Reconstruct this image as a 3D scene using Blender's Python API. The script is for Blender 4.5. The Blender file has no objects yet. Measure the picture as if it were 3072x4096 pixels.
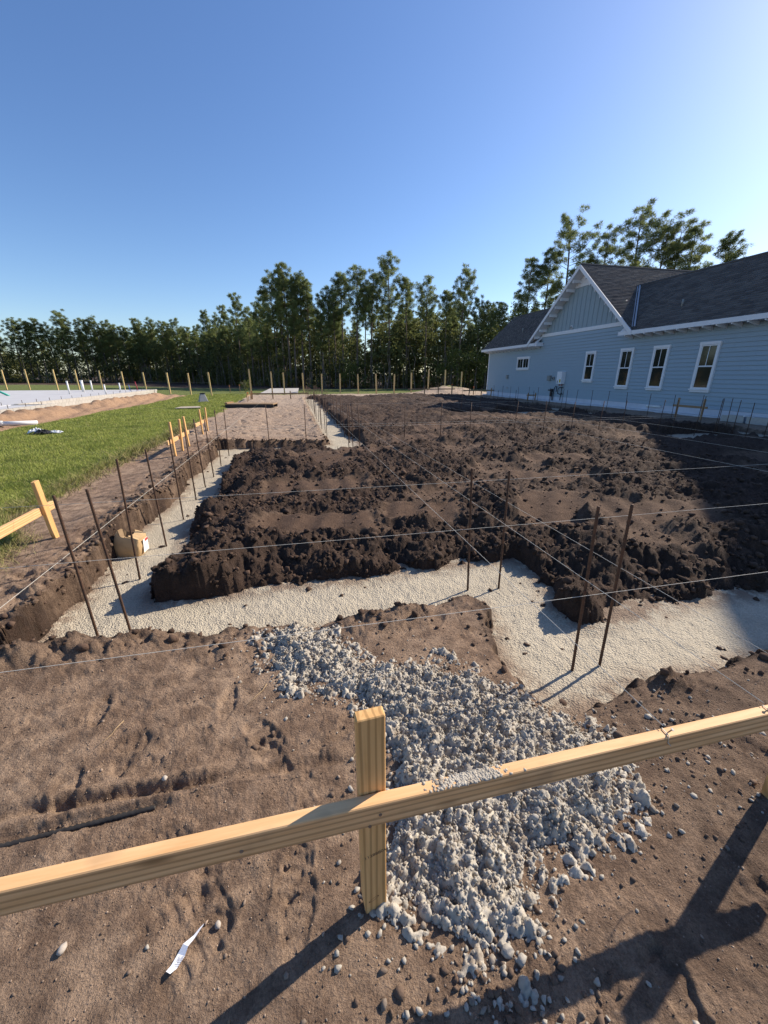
import bpy, bmesh, math, random
import numpy as np
from mathutils import Vector, Matrix, Euler

# ------------------------------------------------------------------ camera, sky, sun, exposure
SC = bpy.context.scene
COL = SC.collection
R = math.radians
EYE = 1.8                       # camera height above the sand
PITCH = R(19.355)               # looking down
cam_d = bpy.data.cameras.new('camera')
cam = bpy.data.objects.new('camera', cam_d); COL.objects.link(cam)
cam.location = (0, 0, EYE)
cam.rotation_euler = (R(90) - PITCH, 0, 0)
cam_d.sensor_fit = 'VERTICAL'; cam_d.sensor_height = 36; cam_d.sensor_width = 27
cam_d.lens = 36 * 1560 / 4096
cam_d.clip_start = 0.05; cam_d.clip_end = 8000
SC.camera = cam

SUN_AZ, SUN_EL = R(57.5), R(34)   # azimuth clockwise from the viewing direction
world = bpy.data.worlds.new('World'); SC.world = world; world.use_nodes = True
wn = world.node_tree.nodes; wl = world.node_tree.links
sky = wn.new('ShaderNodeTexSky'); sky.sky_type = 'NISHITA'; sky.sun_disc = False
sky.sun_elevation = SUN_EL; sky.sun_rotation = SUN_AZ
sky.altitude = 10; sky.air_density = 1.0; sky.dust_density = 0.55; sky.ozone_density = 3.5
bg = wn['Background']; bg.inputs[1].default_value = 0.112
hs = wn.new('ShaderNodeHueSaturation'); hs.inputs['Saturation'].default_value = 1.13; hs.inputs['Hue'].default_value = .507
wl.new(sky.outputs[0], hs.inputs['Color']); wl.new(hs.outputs[0], bg.inputs[0])
sun_d = bpy.data.lights.new('sun', 'SUN'); sun_d.energy = 5.0; sun_d.angle = R(0.55)
sun_d.color = (1.0, 0.89, 0.75)
sun = bpy.data.objects.new('sun', sun_d); COL.objects.link(sun)
sdir = Vector((math.sin(SUN_AZ) * math.cos(SUN_EL), math.cos(SUN_AZ) * math.cos(SUN_EL), math.sin(SUN_EL)))
sun.rotation_euler = sdir.to_track_quat('Z', 'Y').to_euler(); sun.location = sdir * 60
vs = SC.view_settings
vs.view_transform = 'Standard'; vs.look = 'None'; vs.gamma = 1.0; vs.use_curve_mapping = False
vs.exposure = 0.62

# ------------------------------------------------------------------ helpers: tags, meshes, materials
LOT = R(12.6)                    # the building lot is turned this much against the view
SL, CL = math.sin(-LOT), math.cos(-LOT)
def P(u, v, z=0.0):              # lot coordinates: u away along the house, v to the right
    return Vector((u * SL + v * CL, u * CL - v * SL, z))
def to_uv(x, y):
    return x * SL + y * CL, x * CL - y * SL

def tag(o, label=None, cat=None, group=None, kind=None):
    if label: o['label'] = label
    if cat: o['category'] = cat
    if group: o['group'] = group
    if kind: o['kind'] = kind
    return o
def empty(name, loc=(0, 0, 0), rz=0.0):
    o = bpy.data.objects.new(name, None); COL.objects.link(o)
    o.location = loc; o.rotation_euler = (0, 0, rz); o.empty_display_size = 0.1
    return o
def link(name, me, mat=None, parent=None, loc=None, rot=None):
    o = bpy.data.objects.new(name, me); COL.objects.link(o)
    if mat is not None and not me.materials: me.materials.append(mat)
    if parent: o.parent = parent
    if loc is not None: o.location = loc
    if rot is not None: o.rotation_euler = rot
    return o
def copy_tree(o, parent=None):
    c = o.copy(); COL.objects.link(c); c.parent = parent
    for ch in list(o.children): copy_tree(ch, c)
    return c
ORD = ['zeroth', 'first', 'second', 'third', 'fourth', 'fifth', 'sixth', 'seventh', 'eighth', 'ninth', 'tenth', 'eleventh', 'twelfth',
       'thirteenth', 'fourteenth', 'fifteenth', 'sixteenth', 'seventeenth', 'eighteenth', 'nineteenth', 'twentieth', 'twenty-first',
       'twenty-second', 'twenty-third', 'twenty-fourth', 'twenty-fifth', 'twenty-sixth', 'twenty-seventh', 'twenty-eighth', 'twenty-ninth', 'thirtieth']

class MB:
    """collects boxes, tubes and polygons into one mesh"""
    def __init__(s): s.v = []; s.f = []
    def poly(s, pts):
        n = len(s.v); s.v += [tuple(p) for p in pts]; s.f.append(tuple(range(n, n + len(pts)))); return s
    def box(s, a, b, M=None):
        n = len(s.v)
        c = [(x, y, z) for z in (a[2], b[2]) for y in (a[1], b[1]) for x in (a[0], b[0])]
        if M is not None: c = [tuple(M @ Vector(p)) for p in c]
        s.v += c
        for q in ((0, 2, 3, 1), (4, 5, 7, 6), (0, 1, 5, 4), (2, 6, 7, 3), (0, 4, 6, 2), (1, 3, 7, 5)):
            s.f.append(tuple(n + i for i in q))
        return s
    def tube(s, path, rad, n=8, cap=True):
        path = [Vector(p) for p in path]; base = len(s.v)
        for i, p in enumerate(path):
            d = (path[min(i + 1, len(path) - 1)] - path[max(i - 1, 0)]).normalized()
            a = d.cross(Vector((0, 0, 1)) if abs(d.z) < .9 else Vector((1, 0, 0))).normalized(); b = d.cross(a)
            r = rad[i] if isinstance(rad, (list, tuple)) else rad
            for k in range(n):
                t = 2 * math.pi * k / n
                s.v.append(tuple(p + a * (r * math.cos(t)) + b * (r * math.sin(t))))
        for i in range(len(path) - 1):
            for k in range(n):
                k2 = (k + 1) % n; q = base + i * n
                s.f.append((q + k, q + n + k, q + n + k2, q + k2))
        if cap:
            s.f.append(tuple(base + k for k in range(n)))
            s.f.append(tuple(base + (len(path) - 1) * n + k for k in reversed(range(n))))
        return s
    def mesh(s, name, smooth=False, bevel=0.0):
        me = bpy.data.meshes.new(name); me.from_pydata(s.v, [], s.f)
        bm = bmesh.new(); bm.from_mesh(me)
        bmesh.ops.recalc_face_normals(bm, faces=bm.faces)
        if bevel: bmesh.ops.bevel(bm, geom=bm.edges[:], offset=bevel, segments=1, affect='EDGES')
        bm.to_mesh(me); bm.free()
        if smooth:
            for p in me.polygons: p.use_smooth = True
        return me
def part(name, mb, mat, parent=None, loc=None, rot=None, smooth=False, bevel=0.0):
    return link(name, mb.mesh(name, smooth, bevel), mat, parent, loc, rot)
def np_mesh(name, V, F, smooth=False):
    """V (n,3), F (m,3|4) numpy"""
    me = bpy.data.meshes.new(name); k = F.shape[1]
    me.vertices.add(len(V)); me.vertices.foreach_set('co', np.ascontiguousarray(V, np.float32).ravel())
    me.loops.add(F.size); me.loops.foreach_set('vertex_index', np.ascontiguousarray(F, np.int32).ravel())
    me.polygons.add(len(F))
    me.polygons.foreach_set('loop_start', np.arange(0, F.size, k, dtype=np.int32))
    me.polygons.foreach_set('loop_total', np.full(len(F), k, np.int32))
    if smooth: me.polygons.foreach_set('use_smooth', np.ones(len(F), bool))
    me.update(calc_edges=True)
    return me
def attr(me, name, val):
    a = me.attributes.new(name, 'FLOAT', 'POINT'); a.data.foreach_set('value', np.ascontiguousarray(val, np.float32))

class NT:
    def __init__(s, name):
        s.m = bpy.data.materials.new(name); s.m.use_nodes = True
        s.n = s.m.node_tree.nodes; s.l = s.m.node_tree.links
        s.b = s.n['Principled BSDF']; s.b.inputs['Specular IOR Level'].default_value = 0.25
    def put(s, sock, val):
        if hasattr(val, 'is_linked') or isinstance(val, bpy.types.NodeSocket): s.l.new(val, sock)
        elif isinstance(val, (tuple, list)) and len(val) == 3 and sock.type == 'RGBA': sock.default_value = (*val, 1)
        else: sock.default_value = val
    def coord(s, scale=(1, 1, 1), space='Object', rot=(0, 0, 0)):
        t = s.n.new('ShaderNodeTexCoord'); m = s.n.new('ShaderNodeMapping')
        m.inputs['Scale'].default_value = scale; m.inputs['Rotation'].default_value = rot
        s.l.new(t.outputs[space], m.inputs['Vector']); return m.outputs[0]
    def noise(s, scale, detail=4, rough=.55, vec=None, dist=0.0):
        t = s.n.new('ShaderNodeTexNoise'); t.inputs['Scale'].default_value = scale; t.inputs['Detail'].default_value = detail
        t.inputs['Roughness'].default_value = rough; t.inputs['Distortion'].default_value = dist
        if vec is not None: s.l.new(vec, t.inputs['Vector'])
        return t.outputs['Fac']
    def voro(s, scale, vec=None, feature='F1'):
        t = s.n.new('ShaderNodeTexVoronoi'); t.feature = feature; t.inputs['Scale'].default_value = scale
        if vec is not None: s.l.new(vec, t.inputs['Vector'])
        return t.outputs['Distance']
    def ramp(s, fac, stops):
        r = s.n.new('ShaderNodeValToRGB'); e = r.color_ramp.elements
        while len(e) < len(stops): e.new(0.5)
        for q, (p, c) in zip(e, stops):
            q.position = p; q.color = (*c, 1) if isinstance(c, (tuple, list)) else (c, c, c, 1)
        s.l.new(fac, r.inputs[0]); return r.outputs[0]
    def mix(s, fac, a, b, mode='MIX'):
        m = s.n.new('ShaderNodeMix'); m.data_type = 'RGBA'; m.blend_type = mode
        s.put(m.inputs[0], fac); s.put(m.inputs[6], a); s.put(m.inputs[7], b); return m.outputs[2]
    def math(s, op, a, b=0.0):
        m = s.n.new('ShaderNodeMath'); m.operation = op; s.put(m.inputs[0], a); s.put(m.inputs[1], b); return m.outputs[0]
    def attr(s, name):
        a = s.n.new('ShaderNodeAttribute'); a.attribute_name = name; return a.outputs['Fac']
    def island(s):
        g = s.n.new('ShaderNodeNewGeometry'); return g.outputs['Random Per Island']
    def objrand(s):
        g = s.n.new('ShaderNodeObjectInfo'); return g.outputs['Random']
    def bump(s, h, strength=.4, dist=.01):
        b = s.n.new('ShaderNodeBump'); b.inputs['Strength'].default_value = strength; b.inputs['Distance'].default_value = dist
        s.l.new(h, b.inputs['Height']); s.l.new(b.outputs[0], s.b.inputs['Normal']); return s
    def done(s, col, rough=.8, **kw):
        s.put(s.b.inputs['Base Color'], col); s.put(s.b.inputs['Roughness'], rough)
        for k, v in kw.items(): s.put(s.b.inputs[k.replace('_', ' ')], v)
        return s.m

def plain(name, c1, c2=None, scale=8, rough=.7, bump=0.0, bscale=60, **kw):
    t = NT(name); v = t.coord()
    col = t.mix(t.ramp(t.noise(scale, 5, .6, v), [(.3, 0.0), (.7, 1.0)]), c1, c2 or tuple(x * .75 for x in c1))
    if bump: t.bump(t.noise(bscale, 3, .6, v), bump, .004)
    return t.done(col, rough, **kw)
def wood(name, axis, light, dark, rough=.65, wear=0.0):
    t = NT(name); s = [26, 26, 26]; s[axis] = 1.6
    v = t.coord(tuple(s))
    g = t.noise(1.6, 4, .6, v, .6)
    rings = t.n.new('ShaderNodeTexWave'); rings.bands_direction = 'Z' if axis == 0 else 'X'; rings.inputs['Scale'].default_value = .55; rings.inputs['Distortion'].default_value = 5.0
    rings.inputs['Detail'].default_value = 2; rings.inputs['Detail Scale'].default_value = .8; t.l.new(v, rings.inputs['Vector'])
    col = t.mix(t.ramp(g, [(.35, 0.0), (.72, 1.0)]), light, dark)
    col = t.mix(t.math('MULTIPLY', t.ramp(rings.outputs['Fac'], [(.5, 0.0), (.95, 1.0)]), .7), col, tuple(x * .55 for x in dark))
    s2 = [9, 9, 9]; s2[axis] = 3.0
    kn = t.voro(.8, t.coord(tuple(s2)))
    col = t.mix(t.ramp(kn, [(.05, .85), (.15, 0.0)]), col, tuple(x * .35 for x in dark))
    if wear:
        w = t.noise(5.0, 3, .5, t.coord()); col = t.mix(t.math('MULTIPLY', t.ramp(w, [(.58, 0.0), (.7, 1.0)]), wear), col, (.10, .085, .07))
    col = t.mix(t.math('MULTIPLY', t.objrand(), .25), col, dark)
    t.bump(t.noise(3.0, 4, .6, v), .25, .002)
    return t.done(col, rough)

# ------------------------------------------------------------------ numpy noise
def _h(ix, iy, s):
    h = (ix * 374761393 + iy * 668265263 + s * 144269504) & 0xffffffff
    h = ((h ^ (h >> 13)) * 1274126177) & 0xffffffff
    return ((h ^ (h >> 16)) & 0xffffff) / float(0x1000000)
def vnoise(x, y, s=0):
    xi = np.floor(x).astype(np.int64); yi = np.floor(y).astype(np.int64)
    fx = x - xi; fy = y - yi
    fx = fx * fx * fx * (fx * (fx * 6 - 15) + 10); fy = fy * fy * fy * (fy * (fy * 6 - 15) + 10)
    a = _h(xi, yi, s); b = _h(xi + 1, yi, s); c = _h(xi, yi + 1, s); d = _h(xi + 1, yi + 1, s)
    return (a + (b - a) * fx + (c - a) * fy + (a - b - c + d) * fx * fy) * 2 - 1
def fbm(x, y, s=0, o=4, g=.5):
    t = 0; a = 1.0; n = 0
    for i in range(o):
        c, q = math.cos(.6 * i), math.sin(.6 * i)
        t = t + a * vnoise((x * c - y * q) * 2 ** i + 13.7 * i, (x * q + y * c) * 2 ** i - 7.3 * i, s + i); n += a; a *= g
    return t / n
def worley(x, y, s=0):
    xi = np.floor(x).astype(np.int64); yi = np.floor(y).astype(np.int64)
    f1 = np.full(x.shape, 9.0); f2 = np.full(x.shape, 9.0); rid = np.zeros(x.shape)
    for dx in (-1, 0, 1):
        for dy in (-1, 0, 1):
            cx = xi + dx; cy = yi + dy
            d = (cx + .1 + .8 * _h(cx, cy, s + 1) - x) ** 2 + (cy + .1 + .8 * _h(cx, cy, s + 2) - y) ** 2
            nr = d < f1
            f2 = np.where(nr, f1, np.minimum(f2, d)); rid = np.where(nr, _h(cx, cy, s + 3), rid); f1 = np.where(nr, d, f1)
    return np.sqrt(f1), np.sqrt(f2), rid
def billow(x, y, s=0, o=2, g=.5):
    t = 0; a = 1.0; n = 0
    for i in range(o):
        c, q = math.cos(.9 * i + .4), math.sin(.9 * i + .4)
        t = t + a * np.abs(vnoise((x * c - y * q) * 2.1 ** i + 5.1 * i, (x * q + y * c) * 2.1 ** i - 3.3 * i, s + i)); n += a; a *= g
    return t / n
def sm(a, b, x):
    t = np.clip((x - a) / (b - a), 0, 1); return t * t * (3 - 2 * t)
def domes(x, y, s, cover=.8):
    f1, f2, r = worley(x, y, s)
    k = np.clip(1 - (f1 / (.28 + .34 * r)) ** 2, 0, 1)
    return np.sqrt(k) * (.35 + .65 * r) * (_h((r * 9999).astype(np.int64), 0 * (r.astype(np.int64)), s + 9) < cover)

# ------------------------------------------------------------------ the ground: one sheet, trenches cut into it
BOX = [(2.68, 11.2, -2.01, -1.34), (2.68, 3.45, -2.01, 2.14), (1.62, 3.4, 1.41, 2.14), (1.57, 2.29, 1.41, 15.0),
       (10.4, 11.2, -2.06, 1.75), (10.7, 34.5, .85, 1.72), (10.1, 10.9, 10.9, 14.0), (1.6, 37.5, 14.6, 15.5),
       (18.6, 19.6, 8.0, 15.0)]
FILL = [(3.05, 10.8, -1.7, 15.0), (10.8, 35.2, 1.25, 15.0), (1.95, 11, 1.8, 15.0)]
CONC_Z = -.12
def boxsd(u, v, b):
    qu = np.abs(u - (b[0] + b[1]) / 2) - (b[1] - b[0]) / 2; qv = np.abs(v - (b[2] + b[3]) / 2) - (b[3] - b[2]) / 2
    return np.hypot(np.maximum(qu, 0), np.maximum(qv, 0)) + np.minimum(np.maximum(qu, qv), 0)
def trench_sd(u, v):
    w = .10 * fbm(u * .9, v * .9, 11, 2) + .05 * fbm(u * 4, v * 4, 17, 2); w2 = .10 * fbm(u * .9 + 50, v * .9, 12, 2)
    uu = u + w; vv = v + w2 + w * .3
    s = np.full(u.shape, 99.0)
    for b in BOX:
        d = boxsd(uu, vv, b); h = np.clip(.5 + .5 * (d - s) / .45, 0, 1)
        s = d * (1 - h) + s * h - .3 * h * (1 - h) * .5
    return s
rs = random.Random(5)
STEPS = []                       # boot prints: x, y, heading, depth, length
for q in [(-.95, 1.02, .4), (-.62, 1.55, 2.6), (-.55, 1.42, 2.5), (-.2, 1.6, 1.2), (-1.3, 1.5, .2), (-1.6, 1.7, 1.9), (-.9, 1.75, 1.7),
          (-.45, 1.95, .8), (-.12, 1.92, 1.5), (-1.2, 2.1, .3), (-1.7, 2.2, .9), (-.9, 2.2, 2.4), (-.35, .95, 1.4), (-.3, .8, 1.6), (-.75, .82, .6),
          (-1.45, 1.25, 2.1), (-.62, .72, 1.0), (.4, 2.55, 1.3), (.65, 2.4, .4), (.25, 2.75, 2.2), (.85, 2.25, 1.9), (.1, 2.4, .7), (.95, 2.5, 1.2),
          (-2.2, 2.0, .8), (-1.9, 1.6, 1.4), (-2.5, 2.4, .3), (1.55, .75, 2.8), (1.3, .85, .5), (1.7, 1.0, 1.1), (.9, .62, 1.7), (1.9, 1.45, 2.0)]:
    STEPS.append((q[0], q[1], q[2], rs.uniform(.009, .016), rs.uniform(.25, .30)))
for i in range(40): STEPS.append((rs.uniform(-2.8, 2.6), rs.uniform(.6, 2.3), rs.uniform(0, 6.28), rs.uniform(.003, .009), rs.uniform(.2, .3)))
for i in range(30):
    p = P(rs.uniform(2.2, 12), rs.uniform(-2.75, -2.2)); STEPS.append((p.x, p.y, rs.uniform(0, 6.28), rs.uniform(.01, .03), .3))
for i in range(330):
    p = P(rs.uniform(11.6, 34), rs.uniform(-3.3, .75)); STEPS.append((p.x, p.y, rs.uniform(0, 6.28), rs.uniform(.03, .07), rs.uniform(.35, .7)))
RUTS = [((-2.6, 1.35), (-.5, 1.92), .007), ((-2.6, 1.55), (-.4, 2.12), .007), ((-1.9, .62), (-.2, .98), .006), ((1.2, .55), (2.2, 1.25), .008), ((-1.75, 1.12), (-.80, 1.31), .022), ((-1.6, 1.17), (-.20, 1.41), .014), ((-1.8, .98), (-.95, 1.19), .010), ((-.35, 1.45), (.0, 1.72), .012)]
PATCH = [(8.4, .5, .4, .75, .9), (9.0, 1.6, .4, .7, .2), (6.1, .3, .32, .85, -.1), (4.4, 3.3, .7, .42, .6), (3.9, 4.4, .42, .85, .3),
         (5.8, 4.2, .3, .8, .5), (7.2, 5.4, .35, .8, .1), (10.6, 3.7, .45, 1.1, .2), (12.8, 5.3, .5, 1.4, .1), (15, 8, .6, 1.8, .2), (4.5, .2, .26, .7, .1), (4.6, 1.5, .3, .5, .3)]

def terrain(x, y, full=True):
    u, v = to_uv(x, y); r = np.hypot(x, y)
    sd = trench_sd(u, v)
    fs = np.minimum.reduce([boxsd(u + .2 * fbm(u, v, 31, 2), v + .2 * fbm(u, v, 32, 2), b) for b in FILL])
    fill = sm(.15, -.15, fs)
    # grass lawn on the left, mown field beyond the posts
    gu = [-50, 3.6, 4.6, 5.3, 7.5, 11.8, 20, 37, 40, 43]; gv = [-3.1, -2.92, -3.02, -3.6, -3.6, -3.55, -3.52, -4.0, -3.8, 40]
    edge = np.interp(u, gu, gv) + .22 * fbm(u * .8, v * .8, 41, 3) + .12 * fbm(u * 4, v * 4, 43, 2)
    grass = sm(.12, -.12, v - edge) * sm(-9.35, -9.0, v + .3 * fbm(u * .5, v * .5, 44, 3))
    far = sm(40.2, 41.5, u + .5 * fbm(u * .3, v * .3, 45, 3)) * sm(26, 22, v - np.maximum(0, u - 44) * 3)
    grass = np.maximum(grass, far)
    wood_ = sm(54, 57, np.hypot(x, y) - np.clip((-x - 14) * .75, 0, 34)) ; grass = grass * (1 - wood_)
    tan = sm(-9.0, -9.5, v) * (1 - far) * (1 - wood_)
    sandpile = np.exp(-(((u - 40.5) / 2.2) ** 2 + ((v - 16.0) / 3.0) ** 2) * 1.2)
    pale = np.clip(sm(10.6, 13, u) * sm(1.2, .9, v) * (1 - grass) * (1 - tan) * (.55 + .45 * sm(18, 33, u)), 0, 1)
    pale = np.maximum(pale, np.clip(sm(34.8, 35.6, u) * (1 - far), 0, 1)); pale = np.maximum(pale, sm(.15, .4, sandpile))
    pale = np.maximum(pale, .45 * sm(15.3, 15.8, v) * (1 - far))
    # height
    sand = .035 * fbm(x * .55, y * .55, 1, 3) + .016 * fbm(x * 2.3, y * 2.3, 5, 3) + .005 * fbm(x * 9, y * 9, 8, 3) * sm(14, 5, r)
    sand = sand + (1 - pale) * (.020 * billow(x * 2.4, y * 2.4, 73, 2) * sm(-.1, .35, fbm(x * .8, y * .8, 74, 2)) + .007 * billow(x * 8, y * 8, 75, 2) * sm(-.2, .3, fbm(x * 1.3, y * 1.3, 76, 2)) + (.011 * billow(x * 17, y * 17, 67, 2) + .007 * billow(x * 43, y * 43, 68, 2)) * sm(5, 2.5, r) * sm(-.35, .3, fbm(x * 1.9, y * 1.9, 69, 2)))
    sand = sand + pale * sm(10.5, 12.5, u) * (.035 * fbm(x * 2.6, y * 2.6, 71, 2) + .02 * fbm(x * 6, y * 6, 72, 2))
    rough = sm(-.42, .02, fbm(x * .7 + 9, y * .7, 51, 3) + .24)       # where the fill is cloddy
    rw = .35 + .65 * rough
    dirt = .09 - .01 * sm(8, 16, u) + .12 * fbm(x * .42, y * .42, 21, 3) + .09 * (1 - 2 * np.abs(fbm(x * .9, y * .9, 25, 3))) * rough + .035 * fbm(x * 2.6, y * 2.6, 27, 3)
    dirt = dirt + rw * (.13 * billow(x * 3.0, y * 3.0, 61, 2) + .072 * billow(x * 7.3, y * 7.3, 62, 2) * (.3 + .7 * rough))
    dirt = dirt + rw * (.048 * billow(x * 17, y * 17, 63, 2) * sm(34, 14, r) + .020 * billow(x * 38, y * 38, 64, 2) * sm(14, 6, r)) + rough * .025 * domes(x * 5, y * 5, 66, .3) - .05
    dirt = dirt - .34 * np.exp(-((u - 9.2) / .8) ** 2 - ((v - 12.0) / 1.7) ** 2) - .20 * np.exp(-((u - 9.9) / .7) ** 2 - ((v - 1.3) / .5) ** 2) - .25 * np.exp(-((u - 17.6) / 1.0) ** 2 - ((v - 11.5) / 2.5) ** 2)
    crust = (1 - rough) * .7
    for (pu, pv, su, sv, a) in PATCH:
        du, dv = (u - pu) * math.cos(a) + (v - pv) * math.sin(a), (v - pv) * math.cos(a) - (u - pu) * math.sin(a)
        m = sm(1.15, .8, np.maximum(np.abs(du) / su, np.abs(dv) / sv) + .18 * fbm(x * 3, y * 3, 77, 2))
        dirt = dirt * (1 - m) + m * (.13 + .10 * du + .018 * np.sin(dv * 16 + 3 * fbm(x, y, 78, 2)) + .006 * fbm(x * 9, y * 9, 79, 2)); crust = np.maximum(crust, m)
    slump = sm(-.35, .35, fbm(x * .8, y * .8, 84, 2)); dirt = dirt - (.05 + .19 * slump) * sm(.22 + .6 * slump, .0, sd) * fill
    lump = sm(.42, .02, sd) * sm(-.02, .05, sd)                          # crumbled trench lips
    rim = lump * sm(-.2, .35, fbm(x * 1.4, y * 1.4, 81, 2)) * (.07 * billow(x * 6, y * 6, 82) + .06 * billow(x * 14, y * 14, 83) + .02 * billow(x * 33, y * 33, 84) + .01)
    rgh = sm(.9, .1, sd) * sm(-1.7, -2.1, v); sand = sand + rgh * (.07 * billow(x * 3.2, y * 3.2, 86, 2) + .06 * billow(x * 9, y * 9, 87, 2) + .022 * billow(x * 24, y * 24, 88, 2))
    bank = (.10 * sm(-.9, -1.9, v) * sm(1.5, 2.9, u) + .03 * sm(-1.9, -1.0, v) * sm(10, 11, u)) * (1 - .7 * sm(14, 30, u)) * sm(-9.5, -8.5, v)
    z = (sand + bank) * (1 - fill) + dirt * fill
    z = z + rim * (1 - grass)
    # the spoil heaped along the neighbouring foundation and the bulldozer tracks
    heap = np.exp(-((v + 11.2 + .4 * fbm(u * .5, v * .5, 91, 2)) / .55) ** 2) * sm(-.3, .4, fbm(u * .35, v * .35, 92, 2) + .25)
    z = z + tan * (heap * .34 * (1 + .5 * fbm(x * 3, y * 3, 93, 3)) + .03 * np.sin(u * 1.3 + v * 9) * sm(-9.2, -9.8, v) * sm(-11, -10.4, v) + .04 * fbm(x * 1.6, y * 1.6, 94, 3) + .07 * billow(x * 1.7, y * 1.7, 53, 3) * sm(-9.5, -10.4, v))
    z = z + grass * (.04 + .03 * fbm(x * .9, y * .9, 95, 3)) * (1 - far) + .3 * sm(-14, -30, v)
    z = z + sandpile * (.9 + .5 * fbm(x * .8, y * .8, 96, 3)) * .75
    if full:
        for (sx, sy, a, dep, ln) in STEPS:
            m = np.nonzero((np.abs(x - sx) < ln) & (np.abs(y - sy) < ln))[0]
            if not len(m): continue
            dx = x[m] - sx; dy = y[m] - sy; c, s_ = math.cos(a), math.sin(a)
            p = (dx * c + dy * s_) / (ln * .5); q = (dy * c - dx * s_) / (ln * .19 * (1 + .18 * np.sin(p * 3)))
            d = np.sqrt(p * p + q * q) + .28 * fbm(x[m] * 22, y[m] * 22, 98, 2)
            tread = .26 * np.tanh(2 * np.sin(p * 17 + 1.2 * np.abs(q) + 1.5 * fbm(x[m] * 9, y[m] * 9, 97, 2))) * (np.abs(q) < .75)
            z[m] += (-dep * sm(1.05, .75, d) * (.75 + tread + .2 * p) + dep * .35 * np.exp(-((d - 1.2) / .16) ** 2)) * (1 - fill[m]) * (1 - grass[m]) * (sd[m] > .05)
        for (a, b, dep) in RUTS:
            ax, ay = a; bx, by = b; L = math.hypot(bx - ax, by - ay); ex, ey = (bx - ax) / L, (by - ay) / L
            t = (x - ax) * ex + (y - ay) * ey; d = (y - ay) * ex - (x - ax) * ey + .012 * fbm(x * 3, y * 3, 99, 2)
            k = sm(-.05, .05, t) * sm(L + .05, L - .05, t)
            z = z + k * dep * (-np.exp(-(d / .022) ** 2) + .6 * np.exp(-((d - .05) / .022) ** 2) + .5 * np.exp(-((d + .05) / .025) ** 2))
    # cut the trench
    ww = (.035 + .09 * sm(-.3, .4, fbm(x * 1.1, y * 1.1, 88, 2))) * (1 - .55 * sm(-1.6, -1.8, v)); wall = sm(ww, -ww, sd + .03 * fbm(x * 5, y * 5, 85, 3) + .05 * (billow(x * 9, y * 9, 89, 2) - .3) + .025 * (billow(x * 26, y * 26, 90, 2) - .3))
    z = z * (1 - wall) + (CONC_Z - .14) * wall
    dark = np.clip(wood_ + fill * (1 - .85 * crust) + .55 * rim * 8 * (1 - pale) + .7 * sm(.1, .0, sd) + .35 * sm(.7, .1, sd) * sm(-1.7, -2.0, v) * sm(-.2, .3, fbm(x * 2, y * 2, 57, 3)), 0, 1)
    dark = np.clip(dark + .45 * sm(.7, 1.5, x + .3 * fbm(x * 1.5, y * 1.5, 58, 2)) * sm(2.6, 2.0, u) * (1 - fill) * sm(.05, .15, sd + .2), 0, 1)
    return z, dict(dark=dark, crust=np.clip(crust * fill, 0, 1), pale=pale, tan=tan, grass=grass, sd=sd)

def T(x, y):
    z, _ = terrain(np.array([float(x)]), np.array([float(y)])); return float(z[0])
def Tuv(u, v):
    p = P(u, v); return T(p.x, p.y)

az = np.concatenate([np.arange(-54, 54, math.degrees(.0029)), np.arange(54, 82, .4), np.arange(82, 278, 4.0), np.arange(278, 306, .4)]) * math.pi / 180
rad = [.02, .12, .22, .3]
while rad[-1] < 1.25: rad.append(rad[-1] + .008)
while rad[-1] < 45: rad.append(rad[-1] * 1.0072)
while rad[-1] < 130: rad.append(rad[-1] * 1.03)
while rad[-1] < 4000: rad.append(rad[-1] * 1.25)
rad = np.array(rad); NA, NR = len(az), len(rad)
RR, AA = np.meshgrid(rad, az, indexing='ij'); X = (RR * np.sin(AA)).ravel(); Y = (RR * np.cos(AA)).ravel()
Z, att = terrain(X, Y)
ii, jj = np.meshgrid(np.arange(NR - 1), np.arange(NA), indexing='ij'); j2 = (jj + 1) % NA
Q = np.stack([ii * NA + jj, (ii + 1) * NA + jj, (ii + 1) * NA + j2, ii * NA + j2], -1).reshape(-1, 4)[:, ::-1]
gme = np_mesh('ground', np.stack([X, Y, Z], 1), Q, True)
for k in ('dark', 'crust', 'pale', 'tan', 'grass'): attr(gme, k, att[k])

t = NT('soil'); vc = t.coord()
n_big = t.noise(1.3, 5, .6, vc); n_mid = t.noise(9, 5, .65, vc); n_fine = t.noise(120, 4, .7, vc); n_grit = t.voro(210, vc)
sandc = t.mix(t.ramp(n_big, [(.35, 0.0), (.65, 1.0)]), (.345, .232, .155), (.44, .312, .214))
sandc = t.mix(t.math('MULTIPLY', t.ramp(n_mid, [(.40, 1.0), (.58, 0.0)]), .7), sandc, (.145, .092, .062))
sandc = t.mix(t.math('MULTIPLY', t.ramp(t.noise(4.2, 6, .72, vc, .8), [(.48, 0.0), (.64, 1.0)]), .45), sandc, (.14, .09, .061))
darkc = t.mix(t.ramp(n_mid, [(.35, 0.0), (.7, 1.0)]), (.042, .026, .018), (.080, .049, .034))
crustc = t.mix(t.ramp(n_mid, [(.35, 0.0), (.7, 1.0)]), (.098, .059, .038), (.155, .096, .062))
palec = t.mix(t.ramp(n_mid, [(.3, 0.0), (.7, 1.0)]), (.33, .25, .185), (.47, .37, .285))
tanc = t.mix(t.ramp(n_mid, [(.3, 0.0), (.7, 1.0)]), (.30, .185, .11), (.43, .28, .175))
grassc = t.mix(t.ramp(n_mid, [(.3, 0.0), (.7, 1.0)]), (.09, .125, .028), (.17, .19, .05))
col = t.mix(t.attr('pale'), sandc, palec); col = t.mix(t.attr('tan'), col, tanc)
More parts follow.
